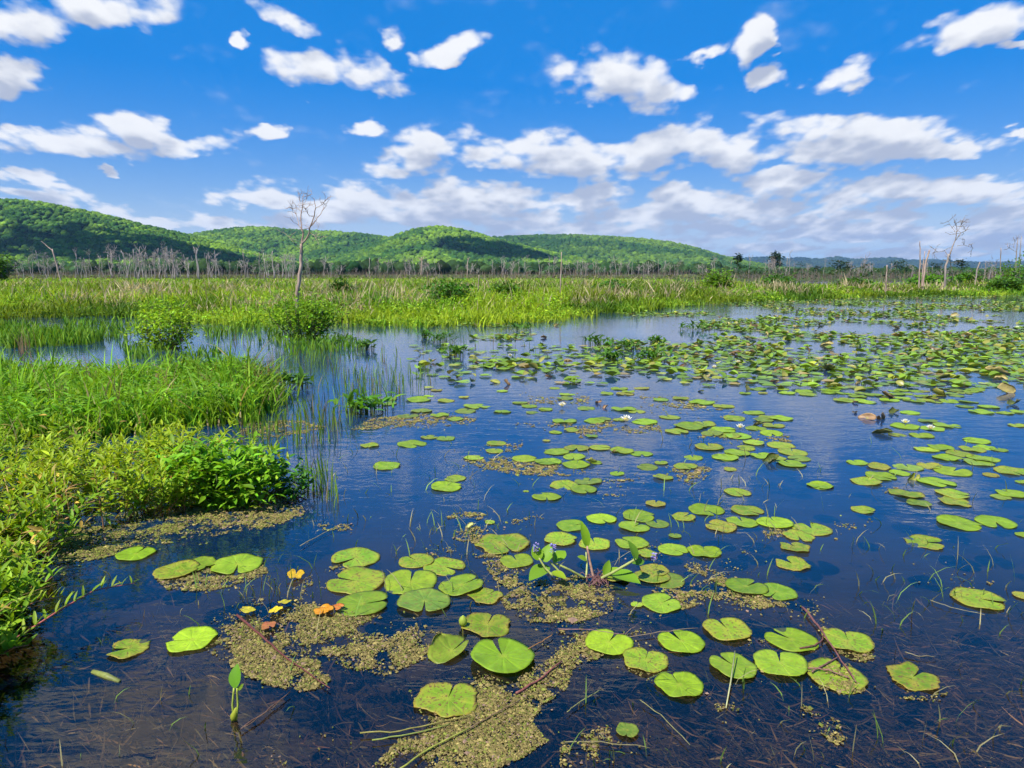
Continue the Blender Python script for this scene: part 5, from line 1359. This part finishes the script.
for fx, fy, dy in ((536, 546, -.05), (553, 547, -.06), (654, 556, .02)):
    m = MB(); c0 = Q(fx, fy + 3, dy)
    tube(m, [Q(fx, fy + 14 if fx < 600 else fy + 8, dy), c0], .0028, 5, (.2, .25, .08))
    st_ = m.build('flower_stalk', M_STEM, root)
    m = MB(); n = 40
    a = RNG.uniform(0, 6.28, n); zz = RNG.uniform(-.015, .03, n)
    Bp = c0 + np.stack([np.cos(a) * .007, np.sin(a) * .007, zz], -1)
    leaves(m, Bp, np.stack([np.cos(a), np.sin(a), np.full(n, .6)], -1), np.tile([0, 0, 1.0], (n, 1)), 0.011, .008, .2, jitter((.30, .25, .58), n, .2), (.3, 1, 1, .8, .2))
    m.build('flower_spike', M_PETAL, root)
m = MB()
for k in range(45):
    a = RNG.uniform(0, 6.28); b0 = np.array([RNG.normal(.01, .03), RNG.normal(-.03, .04), .008])
    tube(m, [b0, b0 + [math.cos(a) * .03, math.sin(a) * .03, .008 + RNG.uniform(0, .015)], b0 + [math.cos(a) * .055, math.sin(a) * .055, .0]], .0022, 4, (.13, .06, .055), False)
m.build('roots', M_STEM, root)

# little sprout at lower left
q0 = at(235, 720); root = empty('water_plant_sprout', q0)
tag(root, 'small upright sprout with one glossy oval leaf in open water at lower left', 'water plant')
stalk(root, [Q(234, 722), Q(232.5, 705), Q(234, 688)], .004, .0035, (.30, .36, .05))
stalk(root, [Q(236, 722), Q(238, 705), Q(237, 688)], .004, .0035, (.30, .36, .05))
wleaf(root, Q(235, 688), Q(236, 664, .03), .060, (.13, .30, .02), [-.2, -.9, .3], (.3, 1, 1.05, .8, .05))
wleaf(root, Q(238, 690), Q(243, 684), .02, (.16, .25, .02), [0, -.8, .5])
m = MB(); tube(m, [Q(233, 722), Q(234, 716), Q(236, 708)], [.006, .014, .004], 8, (.36, .40, .04)); m.build('bulb', M_LEAF, root)

# dark lance-leaved clumps further out
CLP = [(596, 345, 18, 'farther-left lance-leaved clump right of open water'), (625, 349, 22, 'broad lance-leaved clump, centre of three'), (650, 360, 22, 'lance-leaved clump at the right of the three'), (612, 362, 14, 'small lance-leaved clump in front of the broad one'),
       (440, 342, 18, 'low dark lance-leaved clump beyond the reeds'), (455, 357, 14, 'dark lance-leaved clump carrying a white flower'), (360, 412, 40, 'largest leafy water plant standing at the reed edge'), (335, 345, 20, 'leafy water plant just before the shrub mound'), (425, 338, 10, 'tiny dark water plant left of the low clump'),
       (520, 330, 18, 'low leafy water plant near the far marsh edge'), (366, 350, 12, 'dark leafy water plant right of the shrub'), (655, 345, 12, 'small dark water plant behind the right clump'), (695, 330, 24, 'long dark leafy patch before the marsh'), (292, 388, 26, 'leafy water plant between grass clump and reeds')]
for k, (px_, py_, w_, lb) in enumerate(CLP):
    q = at(px_, py_); s = (q[1] * CP + CAM_H * SP) / FPX; root = empty('water_plant', q)
    rng = np.random.default_rng(300 + k); n = int(26 + w_ * 1.6); rr = w_ * s * .6
    B = np.stack([rng.normal(0, rr * .6, n), rng.normal(0, rr * .6, n), rng.uniform(.03, .16, n)], -1)
    a = rng.uniform(0, 6.28, n); el = rng.uniform(.1, 1.1, n); D = np.stack([np.cos(a) * np.cos(el), np.sin(a) * np.cos(el), np.sin(el)], -1)
    m = MB()
    leaves(m, B, D, np.tile([0, 0, 1.0], (n, 1)) + rng.normal(0, .3, (n, 3)), rng.uniform(.10, .20, n), rng.uniform(.035, .07, n), .25, jitter((.06, .15, .018) if w_ < 25 or k > 6 else (.09, .23, .02), n, .3, .1, rng), (.2, .9, 1, .6, .03))
    for b_ in B[::2]: tube(m, [(b_[0], b_[1], -.05), b_], .005, 4, (.14, .17, .05), False)
    m.build('foliage', M_LEAF, root); tag(root, lb, 'water plant', 'lance-leaved water plants')

# ------------------------------------------------------------------ the sprigs leaning out of the near bank
def sprig(pts, label, nl, L_, W_, lcol, scol):
    base = at(*pts[0][:2]); root = empty('leaning_plant', base)
    P = np.array([at(a, b_, h_) for a, b_, h_ in pts]) - base
    t = np.linspace(0, len(P) - 1, 24); P = np.stack([np.interp(t, range(len(P)), P[:, k]) for k in range(3)], -1)
    m = MB(); tube(m, P, np.linspace(.0065, .002, 24), 6, scol); m.build('stem', M_STEM, root)
    ts = np.linspace(2, 22.5, nl); B = np.stack([np.interp(ts, range(24), P[:, k]) for k in range(3)], -1)
    dirn = P[-1] - P[0]; dirn /= np.linalg.norm(dirn); m = MB()
    side = np.cross(dirn, [0, 0, 1.0])
    for sg in (1, -1):
        D = np.tile(dirn * .35 + side * sg * .55 + np.array([0, 0, .75]), (nl, 1)) + RNG.normal(0, .22, (nl, 3))
        s = np.linspace(1.1, .55, nl) * RNG.uniform(.8, 1.15, nl)
        leaves(m, B, D, np.tile([0, 0, 1.0], (nl, 1)) + RNG.normal(0, .2, (nl, 3)), L_ * s, W_ * s, .2, jitter(lcol, nl, .18))
    m.build('leaves', M_LEAF, root); tag(root, label, 'plant')


sprig([(-30, 668, .0), (20, 636, .10), (60, 610, .13), (95, 590, .12), (135, 583, .10)], 'red-stemmed sprig with paired leaves leaning farthest out over the water', 15, .085, .018, (.22, .34, .022), (.32, .09, .07))
sprig([(-30, 632, .0), (10, 612, .12), (35, 602, .14), (62, 596, .13)], 'shorter leafy sprig leaning out just above the long red one', 12, .09, .020, (.22, .34, .022), (.30, .14, .06))
sprig([(-20, 665, .0), (0, 655, .05), (12, 648, .08), (28, 645, .08)], 'low sprig with broad leaves at the lower left edge', 9, .11, .036, (.20, .34, .022), (.30, .14, .06))
for k, (pts, lb) in enumerate([([(36, 545, .10), (60, 522, .17), (85, 505, .2), (105, 496, .2)], 'rusty stem lying across the near bank plants, lowest'), ([(0, 535, .12), (40, 512, .2), (70, 488, .22), (95, 478, .2)], 'pale rusty stem lying across the bank above the lowest one'),
                               ([(85, 470, .15), (105, 462, .2), (135, 452, .22), (165, 446, .2)], 'rusty stem lying across the top of the near bank plants')]):
    base = at(*pts[0]); o = None; m = MB(); P = np.array([at(*q) for q in pts]) - base
    t = np.linspace(0, 3, 13); P = np.stack([np.interp(t, range(4), P[:, c]) for c in range(3)], -1); P[1:-1] += RNG.normal(0, .006, (11, 3))
    tube(m, P, np.linspace(.008, .004, 13), 6, (.36, .20, .08)); o = m.build('dry_stem', M_STEM); o.location = base
    tag(o, lb, 'stem', 'dry stems on the near bank')

# ------------------------------------------------------------------ floating sticks and stems
STK = [([(237, 615), (255, 630), (272, 645), (292, 662), (330, 688)], .0085, .003, (.17, .05, .04), 'thick dark red stem lying across the left weed mat'),
       ([(241, 729), (265, 712), (290, 692)], .004, .003, (.17, .09, .06), 'brown twig below the left weed mat, upper of two'), ([(244, 727), (262, 716), (284, 699)], .003, .002, (.20, .12, .07), 'brown twig below the left weed mat, lower of two'),
       ([(360, 733), (400, 731), (440, 722), (470, 716)], .004, .003, (.30, .27, .06), 'straw-coloured stalk crossing the lower weed mat, upper'), ([(372, 740), (410, 734), (450, 724)], .004, .003, (.28, .33, .06), 'greenish stalk crossing the lower weed mat, middle'), ([(398, 770), (430, 748), (470, 728)], .005, .004, (.36, .38, .06), 'yellow-green stalk at the bottom of the lower weed mat'),
       ([(470, 728), (490, 716), (520, 700)], .0035, .003, (.25, .16, .08), 'thin brown stalk continuing over the lower weed mat'), ([(528, 649), (542, 641), (553, 634)], .003, .003, (.42, .20, .06), 'short orange twig right of the biggest bright pad'), ([(516, 693), (535, 682), (562, 661)], .007, .004, (.30, .10, .08), 'flat dark red stem on the mat below the biggest pad'),
       ([(558, 629), (590, 630), (625, 634)], .004, .002, (.25, .13, .12), 'reddish stem along the far side of the middle mat'), ([(627, 637), (660, 632), (698, 628)], .003, .002, (.30, .22, .14), 'thin tan stem behind the near middle pads'),
       ([(802, 607), (815, 622), (824, 634), (838, 655), (856, 682)], .008, .004, (.24, .10, .085), 'thick red twig through the near right group'), ([(800, 648), (812, 646), (822, 641), (824, 634)], .005, .004, (.20, .08, .06), 'hooked red twig over the bright near right pad'),
       ([(812, 672), (826, 664), (838, 657)], .005, .004, (.24, .12, .09), 'red twig branching left over the covered pad'), ([(808, 668), (828, 670), (850, 678)], .0045, .003, (.28, .13, .10), 'pale red twig across the covered pad'),
       ([(905, 652), (918, 656), (936, 656)], .004, .002, (.22, .18, .10), 'bent brown stalk floating right of the near group'), ([(930, 600), (950, 607), (985, 615)], .003, .002, (.28, .25, .14), 'long pale stalk left of the lone right pad'), ([(600, 690), (575, 705), (567, 712)], .003, .002, (.3, .3, .1), 'small pale stalk right of the lower mat'),
       ([(300, 546), (330, 530), (352, 524)], .0035, .002, (.34, .28, .14), 'tan stalk floating behind the pads left of the raft'), ([(640, 700), (660, 715), (690, 745)], .0028, .002, (.28, .26, .1), 'thin stalk in dark water below the near middle pads'), ([(565, 742), (600, 742), (650, 748)], .003, .002, (.26, .22, .09), 'straw stalk by the small pale pad at the bottom')]
for pts, r0, r1, col, lb in STK:
    P = np.array([at(a, b_, .014) for a, b_ in pts]); base = P[0].copy(); P = P - base
    t = np.linspace(0, len(P) - 1, (len(P) - 1) * 4 + 1); P = np.stack([np.interp(t, range(len(P)), P[:, c]) for c in range(3)], -1)
    P[1:-1] += RNG.normal(0, .0014, P[1:-1].shape)
    m = MB(); tube(m, P, np.linspace(r0, r1, len(P)) * .72, 7, np.array(col) * .62); o = m.build('floating_stem', M_STEM); o.location = base
    tag(o, lb, 'stem', 'floating stems')
P = np.array([at(93, 672, -.002), at(106, 676, .001), at(120, 682, -.003)]); base = P[0].copy()
m = MB(); tube(m, P - base, [.010, .013, .009], 8, (.15, .17, .04)); o = m.build('reed_stub', M_STEM); o.location = base
tag(o, 'thick yellow-green reed stub floating at lower left', 'reed stub')
P = np.array([at(726, 708, .01), at(731, 680, .03), at(735, 651, .05)]); base = P[0].copy()
m = MB(); tube(m, P - base, [.0025, .003, .002], 6, (.30, .30, .14)); o = m.build('dry_stem', M_STEM); o.location = base
tag(o, 'pale straight blade standing across the near middle pad', 'stem')

# ------------------------------------------------------------------ thin blades piercing the surface
wm = MB()
for (x0, y0, x1, y1, n, h0) in ((380, 440, 1024, 620, 190, .13), (180, 560, 360, 640, 40, .13), (560, 680, 1024, 768, 75, .10), (0, 560, 330, 768, 26, .10), (860, 540, 1010, 640, 46, .12), (420, 510, 540, 560, 50, .12), (660, 470, 780, 540, 40, .13), (300, 450, 480, 560, 60, .12), (240, 575, 300, 600, 26, .12)):
    p = np.stack([RNG.uniform(x0, x1, n), RNG.uniform(y0, y1, n)], -1); P = at(p[:, 0], p[:, 1])
    c = np.where(RNG.random((n, 1)) < .5, np.array([.16, .26, .05]), np.array([.34, .30, .15])) * np.exp(RNG.normal(0, .2, (n, 1)))
    blades(wm, P - [0, 0, .02], h0 * RNG.uniform(.3, 1.2, n), .0035 + .0007 * P[:, 1], RNG.uniform(.2, 1.1, n), c)
tag(wm.build('water_grass', M_GRASS), 'single thin blades poking out of the open water', 'grass', kind='stuff')

# ------------------------------------------------------------------ floating weed mats
MATS = [  # polygon, coverage, olive amount
    ([(190, 640), (222, 611), (260, 622), (292, 636), (322, 664), (333, 686), (300, 692), (262, 684), (228, 664)], 1.0, 0),
    ([(238, 600), (300, 598), (345, 612), (420, 620), (448, 630), (432, 656), (385, 676), (345, 668), (318, 655), (285, 632), (255, 620)], .62, 0),
    ([(155, 578), (165, 590), (205, 592), (250, 582), (268, 573), (264, 560), (200, 566)], 1.0, 0), ([(290, 590), (312, 575), (345, 563), (352, 570), (320, 584), (310, 598)], .6, 0),
    ([(500, 598), (530, 582), (575, 575), (615, 586), (612, 612), (575, 624), (530, 622), (505, 610)], .95, .1), ([(470, 552), (500, 556), (535, 572), (515, 592), (498, 594), (492, 575)], .7, 0),
    ([(608, 598), (655, 606), (670, 618), (640, 628), (612, 616)], .5, 0), ([(650, 590), (690, 584), (735, 574), (765, 596), (795, 606), (785, 622), (740, 612), (700, 605), (675, 612)], .78, 0),
    ([(665, 553), (720, 560), (748, 572), (722, 582), (690, 572)], .6, 0), ([(640, 532), (664, 545), (660, 575), (630, 560)], .4, 0), ([(540, 645), (558, 622), (600, 626), (645, 632), (652, 650), (602, 656), (575, 668), (548, 660)], .72, 0),
    ([(478, 668), (510, 684), (545, 660), (580, 652), (566, 690), (542, 706), (532, 722), (548, 742), (522, 758), (490, 772), (430, 778), (372, 768), (398, 740), (420, 722), (440, 712), (468, 690)], .85, 0),
    ([(408, 690), (440, 715), (470, 690), (480, 672), (500, 690), (470, 725), (425, 722)], .7, 0), ([(793, 606), (815, 598), (832, 636), (868, 692), (838, 694), (812, 652)], .65, 0), ([(835, 640), (875, 655), (872, 664), (840, 658)], .6, 0), ([(812, 676), (862, 684), (850, 694), (820, 690)], .8, 0),
    ([(615, 668), (660, 686), (672, 678), (640, 662)], .55, 0), ([(700, 676), (712, 690), (704, 712), (692, 690)], .4, 0), ([(714, 702), (740, 706), (738, 722), (716, 722)], .55, 0), ([(788, 702), (800, 704), (835, 720), (852, 742), (838, 746), (810, 728)], .45, 0),
    ([(740, 640), (780, 640), (785, 652), (748, 655)], .6, 0), ([(745, 668), (815, 676), (812, 682), (745, 680)], .35, 0), ([(887, 680), (935, 695), (950, 692), (940, 702), (895, 698)], .5, 0), ([(560, 735), (640, 725), (650, 745), (600, 765), (560, 768)], .22, 0), ([(300, 728), (345, 735), (370, 765), (330, 760)], .2, 0), ([(265, 750), (290, 752), (295, 768), (268, 768)], .3, 0),
    ([(50, 545), (80, 522), (150, 508), (210, 506), (228, 534), (160, 545), (105, 558), (62, 566)], .9, .6), ([(200, 510), (250, 492), (298, 500), (306, 514), (272, 528), (225, 534)], .97, .35), ([(20, 590), (60, 555), (80, 560), (50, 590)], .5, .6),
    ([(464, 460), (500, 456), (575, 462), (600, 470), (570, 476), (520, 476), (480, 468)], .85, 0), ([(590, 482), (640, 478), (645, 484), (615, 500), (596, 494)], .5, 0), ([(668, 464), (712, 468), (700, 486), (680, 484)], .6, 0), ([(352, 430), (372, 418), (430, 414), (478, 418), (470, 425), (400, 428)], .85, .1), ([(236, 436), (250, 422), (300, 420), (330, 428), (280, 438)], .75, .1),
    ([(510, 424), (570, 420), (576, 427), (520, 428)], .7, 0), ([(570, 428), (612, 420), (620, 432), (580, 438)], .7, 0), ([(620, 430), (660, 424), (662, 432), (628, 434)], .7, 0), ([(664, 432), (790, 436), (792, 442), (740, 442), (690, 438)], .5, 0), ([(480, 446), (522, 440), (524, 450), (490, 454)], .55, 0),
    ([(444, 514), (480, 512), (500, 522), (490, 530), (452, 524)], .4, 0), ([(455, 528), (486, 526), (484, 545), (452, 540)], .75, 0), ([(490, 520), (545, 516), (540, 524), (500, 530)], .3, 0), ([(404, 550), (455, 548), (460, 556), (420, 558)], .5, 0), ([(318, 524), (352, 520), (356, 530), (322, 532)], .6, 0),
    ([(740, 550), (775, 552), (780, 562), (750, 564)], .45, 0), ([(758, 526), (790, 530), (795, 540), (768, 540)], .6, 0), ([(832, 522), (866, 526), (864, 530), (834, 526)], .8, 0), ([(645, 498), (660, 520), (640, 530)], .0, 0), ([(900, 560), (1000, 585), (1004, 600), (960, 596)], .14, 0), ([(140, 600), (330, 600), (330, 620), (140, 620)], .0, 0),
    ([(640, 395), (720, 400), (740, 414), (640, 412)], .25, 0), ([(520, 396), (590, 396), (590, 404), (520, 404)], .3, 0), ([(880, 484), (905, 488), (900, 496), (884, 494)], .5, 0)]
PADXY = np.array(PADXY)
fl = MB()
for poly, cov, ol in MATS:
    if cov <= 0: continue
    pa = np.array(poly, float); ar = .5 * abs(np.dot(pa[:, 0], np.roll(pa[:, 1], 1)) - np.dot(pa[:, 1], np.roll(pa[:, 0], 1)))
    W3 = at(pa[:, 0], pa[:, 1]); wa = .5 * abs(np.dot(W3[:, 0], np.roll(W3[:, 1], 1)) - np.dot(W3[:, 1], np.roll(W3[:, 0], 1)))
    dist = W3[:, 1].mean(); g0 = .0044 + .0010 * max(0, dist - 2.5)
    n = int(min(wa / (g0 * g0 * 1.15) * 1.1, 40000)); n = max(n, 30)
    p = sample_poly(pa, n); P = at(p[:, 0], p[:, 1])
    e = fbm(P[:, 0] * 9, P[:, 1] * 9, 4, 71); e2 = fbm(P[:, 0] * 2.3, P[:, 1] * 2.3, 3, 73)
    # eat the mat away near its outline and in holes
    shr = inpoly(*( (p + (np.stack([fbm(P[:, 0] * 14, P[:, 1] * 14, 3, 81), fbm(P[:, 0] * 14, P[:, 1] * 14, 3, 83)], -1) - .5) * 74 + RNG.normal(0, 2, p.shape)).T ), pa)
    k = (.6 * e + .4 * e2 + RNG.normal(0, .045, n) > .755 - .36 * cov) & (shr | (RNG.random(n) < .10))
    halo = p + RNG.normal(0, 9, p.shape) * [1, .55]; halo = halo[RNG.random(len(halo)) < .014]
    P = np.concatenate([P[k], at(halo[:, 0], halo[:, 1])]); n = len(P)
    if not n: continue
    dd = ((P[:, None, 0] - PADXY[None, :, 0]) ** 2 + (P[:, None, 1] - PADXY[None, :, 1]) ** 2) < (PADXY[None, :, 2] * .97) ** 2
    P = P[(dd * PADXY[None, :, 3]).max(1) < RNG.random(n)]; n = len(P)
    if not n: continue
    s = g0 * np.exp(RNG.normal(-.08, .42, n))[:, None]
    a = RNG.uniform(0, 6.28, n); zt = RNG.uniform(.002, .0065, n)
    qv = np.array([[1, 0], [0, .8], [-1, 0], [0, -.8]])
    ca, sa = np.cos(a), np.sin(a)
    ox = qv[None, :, 0] * ca[:, None] - qv[None, :, 1] * sa[:, None]; oy = qv[None, :, 0] * sa[:, None] + qv[None, :, 1] * ca[:, None]
    V = np.stack([P[:, None, 0] + ox * s, P[:, None, 1] + oy * s, np.tile(zt[:, None], (1, 4)) + RNG.uniform(-.004, .002, (n, 4))], -1)
    top = np.stack([P[:, 0], P[:, 1], zt + .32 * s[:, 0]], -1)[:, None]
    V = np.concatenate([V, top], 1)
    tr = np.array([[0, 1, 4], [1, 2, 4], [2, 3, 4], [3, 0, 4]])
    c = np.where(RNG.random((n, 1)) < max(ol, .22), np.array([.115, .13, .020]), np.array([.165, .13, .042])); c = c * np.exp(RNG.normal(0, .30, (n, 1)))
    c = np.where(RNG.random((n, 1)) < .05, np.array([.22, .14, .10]), c)
    fl.add(V.reshape(-1, 3), None, (np.arange(n)[:, None, None] * 5 + tr[None]).reshape(-1, 3), np.repeat(c, 5, 0))
print('weed verts', fl.n)
tag(fl.build('floating_weed', M_WEED, smoothf=False), 'mats of grainy tan floating weed between the near lily pads', 'weed', kind='stuff')

# ------------------------------------------------------------------ weed under water
um = MB()
n = 22000
p = np.stack([RNG.uniform(-60, 1084, n), RNG.uniform(600, 840, n)], -1)
wgt = smooth(560, 900, p[:, 0]) * .9 + .25 + .3 * smooth(690, 780, p[:, 1])
p = p[RNG.random(n) < wgt]; P = at(p[:, 0], p[:, 1], -.10); n = len(P); P[:, 2] = RNG.uniform(-.28, -.08, n)
a = RNG.normal(-.55, .55, n) + np.pi * (RNG.random(n) < .5)
D = np.stack([np.cos(a), np.sin(a), RNG.normal(.05, .15, n)], -1)
leaves(um, P, D, np.tile([0, 0, 1.0], (n, 1)) + RNG.normal(0, .5, (n, 3)), RNG.uniform(.03, .12, n), RNG.uniform(.003, .009, n), RNG.normal(0, .6, n), jitter((.115, .09, .05), n, .6), (.3, .8, 1, .7, .1))
tag(um.build('underwater_weed', M_GRASS), 'dark feathery weed strands under the near water', 'weed', kind='stuff')

# ------------------------------------------------------------------ haze
HAZE = 7e-5
if HAZE:
    b = MB(); x0, x1, y0, y1, z0, z1 = -9500, 9500, -200, 8200, -3.0, 420
    b.add([(x0, y0, z0), (x1, y0, z0), (x1, y1, z0), (x0, y1, z0), (x0, y0, z1), (x1, y0, z1), (x1, y1, z1), (x0, y1, z1)],
          [[0, 3, 2, 1], [4, 5, 6, 7], [0, 1, 5, 4], [1, 2, 6, 5], [2, 3, 7, 6], [3, 0, 4, 7]])
    m, ntv, out = newmat('haze_air')
    pv = N_(ntv, 'ShaderNodeVolumePrincipled', i_Density=HAZE); pv.inputs['Color'].default_value = (.34, .60, 1, 1); pv.inputs['Anisotropy'].default_value = .1
    ntv.links.new(pv.outputs[0], out.inputs['Volume'])
    tag(b.build('haze', m), 'thin blue summer haze over the far hills', 'haze', kind='stuff')
